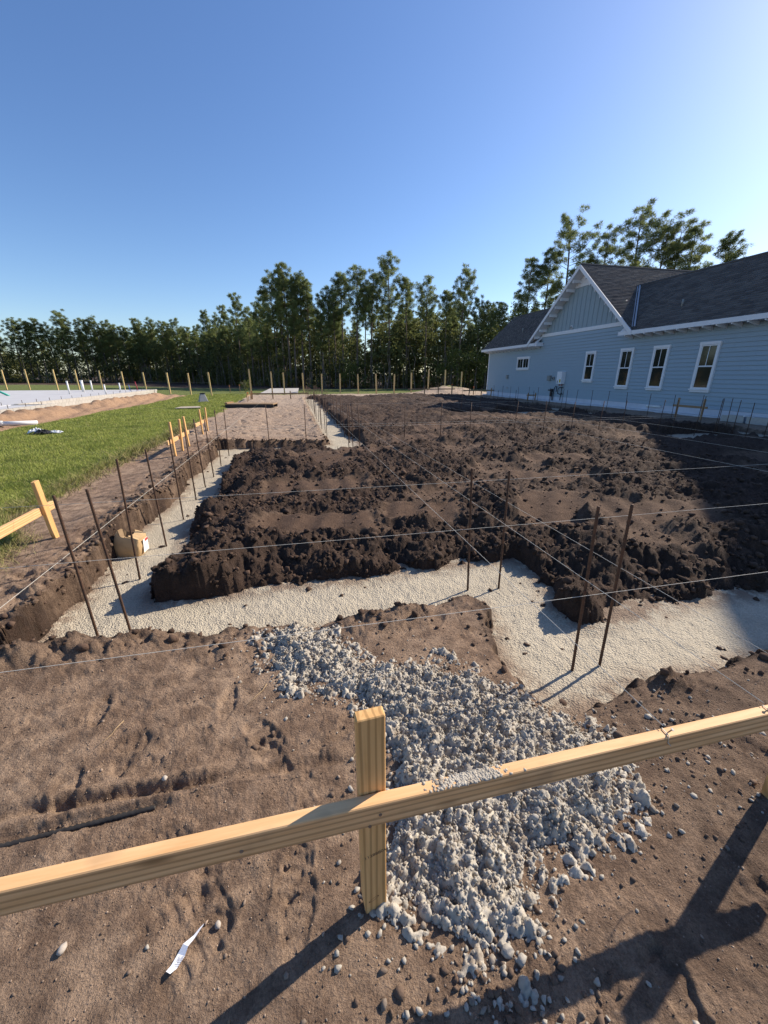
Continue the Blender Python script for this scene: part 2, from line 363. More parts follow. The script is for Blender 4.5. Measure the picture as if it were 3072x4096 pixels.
col = t.mix(t.attr('crust'), col, crustc); col = t.mix(t.attr('dark'), col, darkc); col = t.mix(t.attr('grass'), col, grassc)
col = t.mix(t.math('MULTIPLY', t.ramp(n_fine, [(.36, 1.0), (.58, 0.0)]), .65), col, t.mix(1.0, col, (.5, .47, .45), 'MULTIPLY'))
col = t.mix(t.math('MULTIPLY', t.ramp(n_grit, [(.12, 1.0), (.24, 0.0)]), .26), col, (.52, .43, .33))
hh = t.math('ADD', t.math('MULTIPLY', n_fine, .6), t.math('MULTIPLY', t.noise(38, 6, .75, vc), 1.3))
t.bump(hh, 1.0, .022)
SOIL = t.done(col, .95)
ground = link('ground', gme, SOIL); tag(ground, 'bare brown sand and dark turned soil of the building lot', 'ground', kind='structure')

# fresh concrete poured along the bottom of the trenches
insd = att['sd'] < .16
cz = CONC_Z + .012 * fbm(X * 1.5, Y * 1.5, 101, 3) + .004 * domes(X * 28, Y * 28, 103, .7) * sm(7, 4, np.hypot(X, Y)) + .006 * fbm(X * 16, Y * 16, 104, 2) + .007 * billow(X * 40, Y * 40, 105, 2) * sm(6, 3.5, np.hypot(X, Y)) + .03 * sm(-.2, .16, att['sd'])
qk = insd[Q].all(1); Qc = Q[qk]; used = np.unique(Qc); remap = np.full(len(X), -1); remap[used] = np.arange(len(used))
fme = np_mesh('concrete_footing', np.stack([X, Y, cz], 1)[used], remap[Qc], True)
attr(fme, 'edge', sm(-.22, .02, att['sd'][used]))
t = NT('fresh_concrete'); vc = t.coord()
c = t.mix(t.ramp(t.noise(3, 5, .6, vc), [(.3, 0.0), (.7, 1.0)]), (.44, .385, .29), (.54, .475, .36))
peb = t.voro(75, vc); c = t.mix(t.math('MULTIPLY', t.ramp(peb, [(.30, 0.0), (.62, 1.0)]), .38), c, (.27, .23, .17))
c = t.mix(t.math('MULTIPLY', t.ramp(t.noise(20, 4, .6, vc), [(.60, 0.0), (.72, 1.0)]), .5), c, (.30, .25, .19))
c = t.mix(t.math('MULTIPLY', t.math('MULTIPLY', t.attr('edge'), t.ramp(t.noise(7, 4, .7, vc), [(.36, 0.0), (.52, 1.0)])), .9), c, (.19, .13, .09))
hb = t.math('SUBTRACT', t.math('MULTIPLY', t.noise(55, 4, .7, vc), 1.0), t.math('MULTIPLY', peb, .8))
t.bump(hb, .9, .012); CONC = t.done(c, .85)
footing = link('concrete_footing', fme, CONC); tag(footing, 'freshly poured pale concrete footing along the bottom of the trenches', 'footing')

# ------------------------------------------------------------------ lumps: spilled concrete, rubble, clods
def ico(sub):
    bm = bmesh.new(); bmesh.ops.create_icosphere(bm, subdivisions=sub, radius=1); bm.verts.ensure_lookup_table()
    v = np.array([q.co[:] for q in bm.verts]); f = np.array([[q.index for q in p.verts] for p in bm.faces]); bm.free(); return v, f
ICO = {1: ico(1), 2: ico(2)}
def lumps(name, pts, size, mat, seed, sub=1, squash=.75, jag=.28, sink=.25, smooth=False):
    g = np.random.default_rng(seed); v0, f0 = ICO[sub]; n = len(pts); k = len(v0)
    V = v0[None] * (1 + jag * g.normal(0, 1, (n, k, 1))) * (size[:, None, None] * g.uniform(.65, 1.25, (n, 1, 3)))
    a = g.uniform(0, 6.283, n); b = g.uniform(-.6, .6, n)
    ca, sa, cb, sb = np.cos(a)[:, None], np.sin(a)[:, None], np.cos(b)[:, None], np.sin(b)[:, None]
    x, y, z = V[..., 0], V[..., 1], V[..., 2]
    y, z = y * cb - z * sb, y * sb + z * cb; x, y = x * ca - y * sa, x * sa + y * ca; z = z * squash
    V = np.stack([x + pts[:, 0:1], y + pts[:, 1:2], z + pts[:, 2:3] + (size * squash * (1 - 2 * sink))[:, None]], -1).reshape(-1, 3)
    F = (f0[None] + (np.arange(n) * k)[:, None, None]).reshape(-1, 3)
    return link(name, np_mesh(name, V, F, smooth), mat)
POLY = np.array([(-.9, 2.37), (-.66, 2.48), (-.39, 2.42), (-.28, 2.22), (-.03, 2.04), (.21, 2.08), (.39, 2.06), (.61, 1.96), (.75, 1.84), (.88, 1.75), (1.05, 1.66), (1.16, 1.53),
                 (1.15, 1.4), (1.14, 1.26), (1.08, 1.15), (.9, 1.09), (.67, 1.04), (.56, .93), (.55, .85), (.38, .77), (.27, .72), (.19, .75), (.11, .8), (.03, .85), (0, .94), (.04, 1.09),
                 (.05, 1.26), (.04, 1.5), (-.08, 1.72), (-.24, 1.79), (-.5, 1.88), (-.76, 2.08)])
def poly_sd(x, y, C=POLY):
    d = np.full(x.shape, 99.0); ins = np.zeros(x.shape, bool)
    for i in range(len(C)):
        a = C[i]; b = C[(i + 1) % len(C)]; e = b - a
        t_ = np.clip(((x - a[0]) * e[0] + (y - a[1]) * e[1]) / (e @ e), 0, 1)
        d = np.minimum(d, np.hypot(x - a[0] - t_ * e[0], y - a[1] - t_ * e[1]))
        c_ = ((a[1] > y) != (b[1] > y)) & (x < (b[0] - a[0]) * (y - a[1]) / (b[1] - a[1] + 1e-9) + a[0]); ins ^= c_
    return np.where(ins, -d, d)
def spill_z(x, y):
    z, a = terrain(x, y); s = poly_sd(x, y) + .10 * fbm(x * 5, y * 5, 111, 3)
    body = sm(.05, -.20, s)
    lump_ = .055 * billow(x * 12, y * 12, 113, 2) + .045 * billow(x * 27, y * 27, 114, 2) + .024 * billow(x * 60, y * 60, 115, 2)
    return z - .052 + body * (.052 + .030 * fbm(x * 2.6, y * 2.6, 112, 2)) + lump_ - .08 * sm(.06, .16, s), s, z
h = .0065; gx = np.arange(-1.05, 1.3, h); gy = np.arange(.6, 2.6, h); GX, GY = np.meshgrid(gx, gy, indexing='ij')
sz, ss, _ = spill_z(GX.ravel(), GY.ravel())
nx, ny = GX.shape; i0, j0 = np.meshgrid(np.arange(nx - 1), np.arange(ny - 1), indexing='ij')
q = np.stack([i0 * ny + j0, (i0 + 1) * ny + j0, (i0 + 1) * ny + j0 + 1, i0 * ny + j0 + 1], -1).reshape(-1, 4)
q = q[(ss < .14)[q].all(1)]; us = np.unique(q); rm = np.full(nx * ny, -1); rm[us] = np.arange(len(us))
sme = np_mesh('spilled_concrete', np.stack([GX.ravel(), GY.ravel(), sz], 1)[us], rm[q], True)
t = NT('spilled_concrete'); vc = t.coord()
c = t.mix(t.ramp(t.noise(5, 5, .65, vc), [(.3, 0.0), (.7, 1.0)]), (.34, .305, .25), (.52, .475, .395))
c = t.mix(t.math('MULTIPLY', t.ramp(t.noise(11, 5, .65, vc), [(.53, 0.0), (.66, 1.0)]), .75), c, (.20, .15, .105))
t.bump(t.noise(90, 4, .75, vc), .6, .006); SPILL = t.done(c, .85)
t = NT('concrete_lumps'); ir = t.island(); c = t.mix(ir, (.29, .265, .22), (.53, .49, .42)); c = t.mix(t.ramp(ir, [(.74, 0.0), (.78, .8)]), c, (.19, .145, .105)); c = t.mix(t.math('MULTIPLY', t.ramp(t.noise(11, 5, .65, t.coord()), [(.53, 0.0), (.66, 1.0)]), .6), c, (.20, .15, .105)); t.bump(t.noise(150, 3, .75, t.coord()), .5, .004); LUMPM = t.done(c, .88)
so = link('spilled_concrete', sme, SPILL); tag(so, 'lumpy heap of spilled grey concrete on the sand under the rail', 'concrete', kind='stuff')
g = np.random.default_rng(7)
px = g.uniform(-1.1, 1.35, 60000); py = g.uniform(.6, 2.65, 60000); s0 = poly_sd(px, py) + .10 * fbm(px * 5, py * 5, 111, 3)
m = g.random(60000) < np.where(s0 < -.05, 1, np.exp(-(s0 + .05) / .035)); px, py = px[m][:13000], py[m][:13000]; zz, _, tz = spill_z(px, py); zz = np.maximum(zz, tz)
o = lumps('concrete_lumps', np.stack([px, py, zz], 1), g.uniform(.0035, .0082, len(px)) * (1 + .7 * (g.random(len(px)) > .93)), LUMPM, 8, 1, .9, .24, .42, False)
tag(o, 'small grey aggregate lumps crusting the spilled concrete heap', 'concrete', kind='stuff')
px = g.uniform(-1.2, 2.6, 30000); py = g.uniform(.45, 2.7, 30000); s0 = poly_sd(px, py)
near = np.exp(-np.maximum(s0, 0) / .10) * .5 + .55 * np.exp(-((px - 1.5) / .38) ** 2 - ((py - 1.5) / .3) ** 2) + 1.3 * np.exp(-((px - .36) / .24) ** 2 - ((py - .58) / .13) ** 2) + .16 * np.exp(-((px + .05) / .2) ** 2 - ((py - .9) / .25) ** 2) + .003
m = (s0 > -.01) & (g.random(30000) < near * .42); px, py = px[m], py[m]; tz, ta = terrain(px, py)
m = ta['sd'] > .1; px, py, tz = px[m], py[m], tz[m]
t = NT('rubble'); ir = t.island(); c = t.mix(t.ramp(ir, [(.45, 0.0), (.75, 1.0)]), (.13, .088, .062), (.36, .33, .28)); t.bump(t.noise(80, 3, .7, t.coord()), .5, .005); RUB = t.done(c, .9)
o = lumps('gravel', np.stack([px, py, tz], 1), g.uniform(.0035, .0115, len(px)) * (1 + .9 * (g.random(len(px)) > .94)), RUB, 9, 1, .8, .24, .3, False)
tag(o, 'grey stones and mud-coated crumbs scattered round the concrete heap', 'gravel', kind='stuff')
# tiny grit on the foreground sand
px = g.uniform(-2.6, 2.6, 9000); py = g.uniform(.5, 3.0, 9000); tz, ta = terrain(px, py); m = ta['sd'] > .1
t = NT('grit'); ir = t.island(); GRIT = t.done(t.mix(ir, (.08, .053, .037), (.36, .27, .20)), .9)
o = lumps('sand_grit', np.stack([px, py, tz], 1)[m], g.uniform(.0014, .0036, m.sum()) * (1 + 1.2 * (g.random(m.sum()) > .95)), GRIT, 10, 1, .8, .2, .3)
tag(o, 'loose grit and crumbs strewn over the foreground sand', 'grit', kind='stuff')
# clods along the trench lips and over the turned fill
n = 170000; uu = g.uniform(1.4, 14, n); vv = g.uniform(-3, 9, n); cx = uu * SL + vv * CL; cy = uu * CL - vv * SL
tz, ta = terrain(cx, cy); rr = np.hypot(cx, cy)
lip = np.exp(-np.abs(ta['sd'] - .03) / .10)
m = g.random(n) < (.11 * lip + .13 * ta['dark'] * (ta['sd'] > .1)) * np.clip(7 / rr, .35, 1.2)
cx, cy, tz, lp = cx[m], cy[m], tz[m], lip[m]
t = NT('clods'); ir = t.island(); c = t.mix(ir, (.042, .026, .018), (.105, .066, .046)); t.bump(t.noise(60, 3, .7, t.coord()), .6, .008); CLOD = t.done(c, .95)
cs = .006 + .028 * g.random(len(cx)) ** 4 + .010 * g.random(len(cx))
o = lumps('soil_clods', np.stack([cx, cy, np.maximum(tz, CONC_Z - .01)], 1), cs, CLOD, 11, 1, .8, .26, .3, False)
tag(o, 'dark crumbly clods strewn over the turned soil and trench lips', 'soil', kind='stuff')
n = 60000; uu = g.uniform(1.4, 12, n); vv = g.uniform(-2.4, 9, n); cx = uu * SL + vv * CL; cy = uu * CL - vv * SL
wsd = trench_sd(uu, vv); m = (np.abs(wsd) < .10) & ((vv > -1.75) & (uu > 3.0) | (vv > 1.9) & (uu > 1.95) | (vv < -1.8)); cx, cy, wsd = cx[m], cy[m], wsd[m]
tz, _ = terrain(cx, cy); m = tz > CONC_Z - .03; cx, cy, tz = cx[m], cy[m], tz[m]
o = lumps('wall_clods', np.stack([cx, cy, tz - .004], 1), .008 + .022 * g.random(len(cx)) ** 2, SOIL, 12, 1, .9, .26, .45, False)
for k_ in ('crust', 'pale', 'tan', 'grass'): attr(o.data, k_, np.zeros(len(o.data.vertices)))
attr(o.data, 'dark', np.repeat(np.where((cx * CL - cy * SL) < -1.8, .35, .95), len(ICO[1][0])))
tag(o, 'crumbly soil clods clinging to the trench walls', 'soil', kind='stuff')

# ------------------------------------------------------------------ materials for built things
WHITE = plain('white_trim', (.78, .79, .80), (.72, .73, .75), 4, .5)
BLUE = NT('blue_siding'); _v = BLUE.coord(); _c = BLUE.mix(BLUE.noise(3, 4, .6, _v), (.30, .385, .445), (.335, .42, .48))
_c = BLUE.mix(BLUE.math('MULTIPLY', BLUE.objrand(), .10), _c, (.26, .345, .40)); BLUE.bump(BLUE.noise(40, 3, .6, BLUE.coord((8, .5, 8))), .15, .004); BLUE = BLUE.done(_c, .6)
BATTEN = plain('batten_blue', (.28, .355, .39), (.31, .385, .42), 3, .6)
FOUND = plain('painted_foundation', (.60, .63, .68), (.50, .52, .57), 2, .8, .3)
t = NT('asphalt_shingle'); ir = t.island(); _v = t.coord()
c = t.mix(ir, (.042, .043, .047), (.120, .116, .114)); c = t.mix(t.math('MULTIPLY', t.noise(60, 3, .7, _v), .5), c, (.17, .158, .15)); t.bump(t.noise(220, 2, .7, _v), .6, .004)
SHINGLE = t.done(c, .9)
METAL = plain('galvanised', (.45, .46, .47), (.36, .37, .38), 10, .45, Metallic=.7)
GREYBOX = plain('grey_box', (.28, .30, .29), (.24, .25, .24), 6, .55)
BLACKP = plain('black_plastic', (.02, .02, .022), (.03, .03, .032), 10, .45)
PVC = plain('white_pvc', (.80, .80, .78), (.70, .70, .68), 3, .4)
TEAL = plain('teal_pipe', (.05, .38, .30), (.04, .30, .24), 5, .4)
REDP = plain('red_pipe', (.40, .04, .06), (.30, .03, .05), 5, .4)
BLUEP = plain('blue_pipe', (.05, .10, .40), (.04, .08, .30), 5, .4)
ORANGE = plain('orange_flagging', (.85, .16, .03), (.7, .12, .02), 5, .5)
YELLOW = plain('yellow_sticker', (.65, .52, .03), (.5, .4, .02), 5, .5)
t = NT('window_glass'); t.b.inputs['Specular IOR Level'].default_value = .6
GLASS = t.done(t.mix(t.noise(1.5, 3, .5, t.coord()), (.012, .016, .016), (.03, .034, .028)), .06)
RUST = NT('rebar_steel'); _v = RUST.coord(); _c = RUST.mix(RUST.ramp(RUST.noise(14, 5, .7, _v), [(.35, 0.0), (.65, 1.0)]), (.055, .040, .034), (.14, .075, .045)); RUST.bump(RUST.noise(90, 3, .7, _v), .4, .002); RUST = RUST.done(_c, .7, Metallic=.35)
TWINE = plain('mason_twine', (.66, .63, .55), (.52, .49, .42), 30, .8)
NAIL = plain('nail_steel', (.30, .29, .28), (.2, .19, .18), 30, .4, Metallic=.8)
PINE_X = wood('fresh_pine_rail', 0, (.80, .51, .26), (.62, .35, .15), .65, .3)
PINE_Z = wood('fresh_pine_stake', 2, (.76, .47, .20), (.60, .33, .12), .6, .1)
POSTW = wood('treated_post', 2, (.74, .56, .28), (.58, .41, .18), .7)
STAKEW = wood('weathered_stake', 2, (.42, .28, .16), (.30, .18, .09), .75)
BOARDW = wood('weathered_board', 0, (.40, .28, .17), (.28, .18, .10), .75)

# ------------------------------------------------------------------ the blue house; local X = v - 18, Y = u - 24
house = empty('house', P(24, 18, 0), LOT)
tag(house, 'blue lap-sided house with white trim, dark shingle roofs and a board-and-batten gable', 'house')
def HP(v, u, z): return (v - 18, u - 24, z)
def hbox(name, v0, v1, u0, u1, z0, z1, mat, parent=house, bevel=0.0):
    return part(name, MB().box(HP(v0, u0, z0), HP(v1, u1, z1)), mat, parent, bevel=bevel)
hbox('foundation', 18.0, 30, -6, 35.75, -.35, .36, FOUND)
hbox('footing_ledge', 17.7, 18.0, -6, 36.0, -.35, .10, FOUND)
hbox('wall', 18.03, 23.0, -6, 35.78, .36, 3.96, BATTEN)
part('end_wall', MB().poly([HP(18.03, 35.79, 3.96), HP(23, 35.79, 3.96), HP(20.5, 35.79, 6.55)]).poly([HP(23, 35.6, 3.96), HP(18.03, 35.6, 3.96), HP(20.5, 35.6, 6.55)]), BATTEN, house)
# lap siding, plank by plank
EXPO, PL = .18, 3.66
def plank_mesh(L):
    m = MB(); n = 0
    pts = [(-.040, 0, 0), (-.040, 0, .004), (-.003, 0, EXPO + .012), (.02, 0, EXPO + .012), (.02, 0, 0)]
    a = [p for p in pts]; b = [(p[0], L - .003, p[2]) for p in pts]; k = len(pts)
    m.v = a + b; m.f = [tuple(range(k)), tuple(range(2 * k - 1, k - 1, -1))] + [(i, i + k, (i + 1) % k + k, (i + 1) % k) for i in range(k)]
    return m.mesh('siding_plank')
full_plank = plank_mesh(PL); full_plank.materials.append(BLUE)
z = .37; row = 0
while z < 4.36:
    lo, hi = (7.5, 35.76) if z < 3.86 else (20.0, 27.9)
    if z + EXPO > 4.39: break
    off = lo - (row * 1.37 % PL)
    while off < hi:
        a, b = max(off, lo), min(off + PL, hi)
        if b - a > .1:
            me = full_plank if b - a > PL - .01 else plank_mesh(b - a)
            link('siding_plank', me, BLUE, house, HP(18.032, a, z))
        off += PL
    z += EXPO; row += 1
hbox('corner_board', 17.985, 18.06, 35.70, 35.83, .36, 3.98, WHITE)
hbox('wall_upper', 18.04, 18.5, 19.6, 28.2, 3.96, 4.5, BATTEN)
hbox('frieze_board', 17.99, 18.08, 19.75, 27.95, 4.375, 4.58, WHITE)
GU, GZ, GS = 23.78, 8.05, .835      # gable ridge position, height, slope
def gz(u): return GZ - abs(u - GU) * GS
part('gable_panel', MB().poly([HP(18.045, 28.0, 4.5), HP(18.045, GU, GZ - .05), HP(18.045, 19.56, 4.5)]), BATTEN, house)
k = 0; u = 20.0
while u < 27.8:
    top = min(gz(u), 7.02) - .12
    if top > 4.65: hbox('batten', 18.02, 18.05, u - .025, u + .025, 4.585, top, BATTEN)
    u += .405
part('gable_vent', MB().box(HP(18.0, GU - 1.02, 6.98), HP(18.05, GU + 1.02, 7.10)).poly([HP(18.015, GU + 1.1, 7.08), HP(18.015, GU, 7.9), HP(18.015, GU - 1.1, 7.08)]), WHITE, house)
for i in range(5):
    w = .95 - .17 * i; hbox('vent_louver', 17.992, 18.012, GU - w, GU + w, 7.14 + i * .13, 7.17 + i * .13, WHITE)

def quad_slab(name, pts, th, mat, parent=house):
    """roof deck: polygon with thickness downwards"""
    m = MB(); n = len(pts); a = [HP(*p) for p in pts]; b = [(p[0], p[1], p[2] - th) for p in a]
    m.v = a + b; m.f = [tuple(range(n)), tuple(range(2 * n - 1, n - 1, -1))] + [(i, i + n, (i + 1) % n + n, (i + 1) % n) for i in range(n)]
    return part(name, m, mat, parent)
def shingles(name, org, along, up, nrm, L, Sl, clip, parent, seed):
    """tabs laid in courses on a roof plane: org + a*along + b*up"""
    g = np.random.default_rng(seed); V = []; F = []; ex, tw = .145, .33
    rows = int(Sl / ex)
    for r_ in range(rows + 1):
        b0 = r_ * ex; b1 = min(b0 + ex * 1.05, Sl); a = -(r_ % 2) * tw / 2
        while a < L:
            w = tw * g.choice([.6, 1, 1, 1.3]); a0, a1 = max(a, 0), min(a + w - .006, L); a += w
            if a1 - a0 < .03 or not clip((a0 + a1) / 2, b0 + ex / 2): continue
            h_ = .016 + .010 * g.random(); n = len(V)
            for (aa, bb, hh_) in ((a0, b0, .004), (a1, b0, .004), (a1, b0, h_), (a0, b0, h_), (a1, b1, .006), (a0, b1, .006)):
                V.append(org + along * aa + up * bb + nrm * hh_)
            F += [(n, n + 1, n + 2, n + 3), (n + 3, n + 2, n + 4, n + 5)]
    me = np_mesh(name, np.array([v[:] for v in V]), np.array(F)); o = link(name, me, SHINGLE, parent); o['kind'] = 'stuff'; return o
def roof(name, o_, a_, b_, clip=lambda a, b: True, seed=1, deckpts=None, th=.16):
    """o_ eave start, a_ eave end, b_ ridge start (v,u,z)"""
    O, A_, B_ = Vector(HP(*o_)), Vector(HP(*a_)), Vector(HP(*b_))
    al = (A_ - O); L = al.length; al /= L; up = B_ - O; S_ = up.length; up /= S_; nrm = al.cross(up); nrm = nrm if nrm.z > 0 else -nrm
    deck = quad_slab(name, deckpts, th, WHITE)
    shingles('shingles', O + nrm * .004, al, up, nrm.normalized(), L, S_, clip, deck, seed)
    return deck
EV, EZ, RV, RZ = 17.45, 3.97, 20.32, 6.72     # eave and ridge of the long roof
SLEN = math.hypot(RV - EV, RZ - EZ); B18 = SLEN * (18.1 - EV) / (RV - EV)
zr = lambda v: EZ + (v - EV) / (RV - EV) * (RZ - EZ)
# right-hand length, u from -6 to 19.76 at the eave, running under the gable roof above it
roof('main_roof', (EV, -6, EZ), (EV, 23.3, EZ), (RV, -6, RZ), lambda a, b: a > 13 and (a < 25.72 or b > B18) and (a - 6) < 18.95 + b * .715 + .3, 2,
     [(EV, -6, EZ), (EV, 19.76, EZ), (18.1, 19.76, zr(18.1)), (18.1, 22.4, zr(18.1)), (RV, 23.3, RZ), (RV, -6, RZ)])
roof('wing_roof', (EV, 36.25, EZ), (EV, 24.5, EZ), (RV, 36.25, RZ), lambda a, b: a < 8.55 or b > B18, 3,
     [(EV, 36.25, EZ), (RV, 36.25, RZ), (RV, 24.5, RZ), (18.1, 24.5, zr(18.1)), (18.1, 27.7, zr(18.1)), (EV, 27.7, EZ)])
quad_slab('rear_roof', [(RV, -6, RZ), (RV, 36.25, RZ), (23.4, 36.25, 3.8), (23.4, -6, 3.8)], .12, SHINGLE)
# cross gable
GF, GB, GHW = 17.42, 28.0, 4.86
sl = math.hypot(GHW, GHW * GS)
roof('gable_roof', (GF, GU - GHW, GZ - GHW * GS), (GB, GU - GHW, GZ - GHW * GS), (GF, GU, GZ), lambda a, b: True, 4,
     [(GF, GU - GHW, GZ - GHW * GS), (GF, GU, GZ), (GB, GU, GZ), (GB, GU - GHW, GZ - GHW * GS)])
roof('gable_roof', (GF, GU + GHW, GZ - GHW * GS), (GB, GU + GHW, GZ - GHW * GS), (GF, GU, GZ), lambda a, b: a < 2, 5,
     [(GF, GU + GHW, GZ - GHW * GS), (GF, GU, GZ), (GB, GU, GZ), (GB, GU + GHW, GZ - GHW * GS)])
for sgn in (-1, 1):
    e = Vector(HP(GF - .02, GU + sgn * (GHW + .03), GZ - (GHW + .03) * GS)); a = Vector(HP(GF - .02, GU, GZ))
    m = MB()
    for (d0, d1) in ((.02, -.22),):
        m.v += [tuple(e + Vector((0, 0, d0))), tuple(a + Vector((0, 0, d0))), tuple(a + Vector((0, 0, d1))), tuple(e + Vector((0, 0, d1)))]
        m.v += [(p[0] - .04, p[1], p[2]) for p in m.v[:4]]
        m.f += [(0, 1, 2, 3), (7, 6, 5, 4), (0, 4, 5, 1), (3, 2, 6, 7), (0, 3, 7, 4), (1, 5, 6, 2)]
    part('rake_board', m, WHITE, house)
    for i in range(9):                                   # lookouts under the rake
        uu_ = GU + sgn * (.55 + i * .5); zz_ = gz(uu_) - .30
        hbox('lookout', GF + .02, 18.02, uu_ - .035, uu_ + .035, zz_ - .10, zz_ + .08, WHITE)
part('ridge_cap', MB().tube([HP(GF + .0, GU, GZ + .03), HP(GB, GU, GZ + .03)], .06, 6), SHINGLE, house)
part('ridge_cap', MB().tube([HP(RV, 15, RZ + .03), HP(RV, 23.2, RZ + .03)], .06, 6), SHINGLE, house)
part('ridge_cap', MB().tube([HP(RV, 25.2, RZ + .03), HP(RV, 36.25, RZ + .03)], .06, 6), SHINGLE, house)
# metal valley between gable and long roof
def vy(z_): return GU - (GZ - z_) / GS
va = Vector(HP(EV + .12, vy(4.1) , 4.18)); vb = Vector(HP(RV, vy(RZ), RZ + .08))
m = MB()
for d in (-.16, .02): m.poly([va + Vector((0, d, 0)), va + Vector((0, d + .11, .02)), vb + Vector((0, d + .11, .02)), vb + Vector((0, d, 0))])
part('valley_flashing', m, METAL, house)
# tall hip roof of the main body, at the right
ap = (21.0, 7.95, 13.0)
part('hip_roof', MB().poly([HP(RV, 14.2, RZ), HP(RV, 1.0, RZ), HP(*ap)]).poly([HP(RV, 14.2, RZ), HP(*ap), HP(30, 7.95, 13.0), HP(30, 14.2, RZ)]).poly([HP(RV, 1, RZ), HP(30, 1, RZ), HP(30, 7.95, 13.0), HP(*ap)]), SHINGLE, house)
hbox('main_body', 20.4, 30, 1, 14.6, .3, 6.7, BATTEN)
# eaves: fascia and rafter tails
for (u0, u1) in ((-6, 19.80), (27.66, 36.3)):
    hbox('fascia', EV - .045, EV - .002, u0, u1, EZ - .17, EZ + .02, WHITE)
    hbox('soffit', EV, 18.02, u0 + .01, u1 - .3, EZ - .165 + .02, EZ - .10 + .02, WHITE)
tail = MB(); tail.v = [(-.56, -.03, .0), (-.56, -.03, -.07), (-.10, -.03, -.17), (0, -.03, -.17), (0, -.03, .0)]; tail.v += [(p[0], .03, p[2]) for p in tail.v]
tail.f = [(0, 1, 2, 3, 4), (9, 8, 7, 6, 5)] + [(i, i + 5, (i + 1) % 5 + 5, (i + 1) % 5) for i in range(5)]
tme = tail.mesh('rafter_tail'); tme.materials.append(WHITE)
u = 10.2
while u < 36.2:
    if u < 19.7 or u > 27.8: link('rafter_tail', tme, WHITE, house, HP(18.0, u, EZ - .155))
    u += .61 if u > 27 else .61
part('eave_return', MB().box(HP(EV, 27.5, EZ - .2), HP(18.0, 27.68, EZ + .06)), WHITE, house)
for (v_, u_) in ((18.4, 17.2), (18.9, 13.4), (18.6, 31.5)):
    part('roof_vent_pipe', MB().tube([HP(v_, u_, zr(v_)), HP(v_, u_, zr(v_) + .32)], .045, 10), GREYBOX, house, smooth=True)
# windows: casing is the part; sashes, panes, sill are its pieces
def window(u, z0, w, h_, lites):
    o_ = empty('window', (0, 0, 0)); o_.parent = house; o_.location = HP(17.945, u, z0)
    cs_ = .11
    hb = lambda nm, a, b, mt: part(nm, MB().box(a, b), mt, o_, bevel=.004)
    hb('casing', (-.025, -w / 2, 0), (.10, -w / 2 + cs_, h_), WHITE); hb('casing', (-.025, w / 2 - cs_, 0), (.10, w / 2, h_), WHITE)
    hb('head_trim', (-.032, -w / 2 - .02, h_ - .002), (.10, w / 2 + .02, h_ + .12), WHITE)
    hb('sill', (-.06, -w / 2 - .04, -.05), (.10, w / 2 + .04, .0), WHITE); hb('apron', (-.02, -w / 2, -.14), (.10, w / 2, -.052), WHITE)
    iw = w / 2 - cs_
    if lites == 2:
        for sg in (-1, 1): hb('pane', (.015, min(sg * .02, sg * (iw - .03)), .05), (.03, max(sg * .02, sg * (iw - .03)), h_ - .05), GLASS)
        hb('mullion', (-.01, -.035, .0), (.05, .035, h_ - .004), WHITE)
        for sg in (-1, 1):
            hb('muntin', (.004, sg * iw * .52 - .008, .05), (.02, sg * iw * .52 + .008, h_ - .05), WHITE)
        hb('sash_rail', (-.004, -iw, .002), (.03, iw, .055), WHITE); hb('sash_rail', (-.004, -iw, h_ - .06), (.03, iw, h_ - .006), WHITE)
    else:
        mid = h_ * .52
        hb('pane', (.020, -iw, .0), (.034, iw, mid), GLASS); hb('pane', (.008, -iw, mid), (.022, iw, h_), GLASS)
        for (a, b, x_) in ((.002, .07, .002), (mid - .03, mid + .03, -.008), (h_ - .055, h_ - .006, -.004)): hb('sash_rail', (x_, -iw, a), (.05, iw, b), WHITE)
        for sg in (-1, 1): hb('sash_stile', (-.002, sg * iw - .025, .004), (.045, sg * iw + .025, h_ - .008), WHITE)
        hb('muntin', (-.002, -.014, mid + .02), (.02, .014, h_ - .05), WHITE)
    return o_
for u_ in (19.50, 17.36, 14.93): window(u_, 1.20, .90, 1.86, 4)
window(22.30, 1.50, .86, 1.55, 4)
window(29.85, 2.30, 1.75, .74, 2)
# things hung on the wall
def hung(name, u, z, label, cat):
    o_ = empty(name, P(u, 18.0, z), LOT); return tag(o_, label, cat)
hh_ = hung('water_heater', 24.73, 1.22, 'white tankless water heater box hung on the blue wall', 'water heater')
part('cabinet', MB().box((-.30, -.26, 0), (0.01, .26, .80)), WHITE, hh_, bevel=.012)
part('sticker', MB().box((-.305, -.20, .10), (-.301, -.06, .30)), YELLOW, hh_)
part('vent_slot', MB().box((-.305, .10, .02), (-.301, .16, .22)), BLACKP, hh_)
for i, y_ in enumerate((-.15, -.05, .05, .15)): part('pipe_stub', MB().tube([(-.15, y_, 0), (-.15, y_, -.13)], .02, 8), METAL if i % 2 else REDP, hh_)
hp = hung('gas_piping', 25.0, .35, 'black looping pipes and valves below the water heater', 'pipes')
part('pipe', MB().tube([(-.08, .45, -.35), (-.08, .42, .2), (-.08, .40, .55), (-.08, .28, .72), (-.08, .15, .68), (-.08, .12, .35)], .025, 8), BLACKP, hp, smooth=True)
part('pipe', MB().tube([(-.08, -.55, .65), (-.08, -.3, .66), (-.08, -.1, .62), (-.08, -.02, .45), (-.08, .0, .25), (-.08, -.3, .2), (-.08, -.45, .3), (-.08, -.55, .2)], .025, 8), BLACKP, hp, smooth=True)
part('pipe', MB().tube([(-.08, -.4, .65), (-.08, -.4, .1), (-.08, -.36, -.2)], .022, 8), BLACKP, hp, smooth=True)
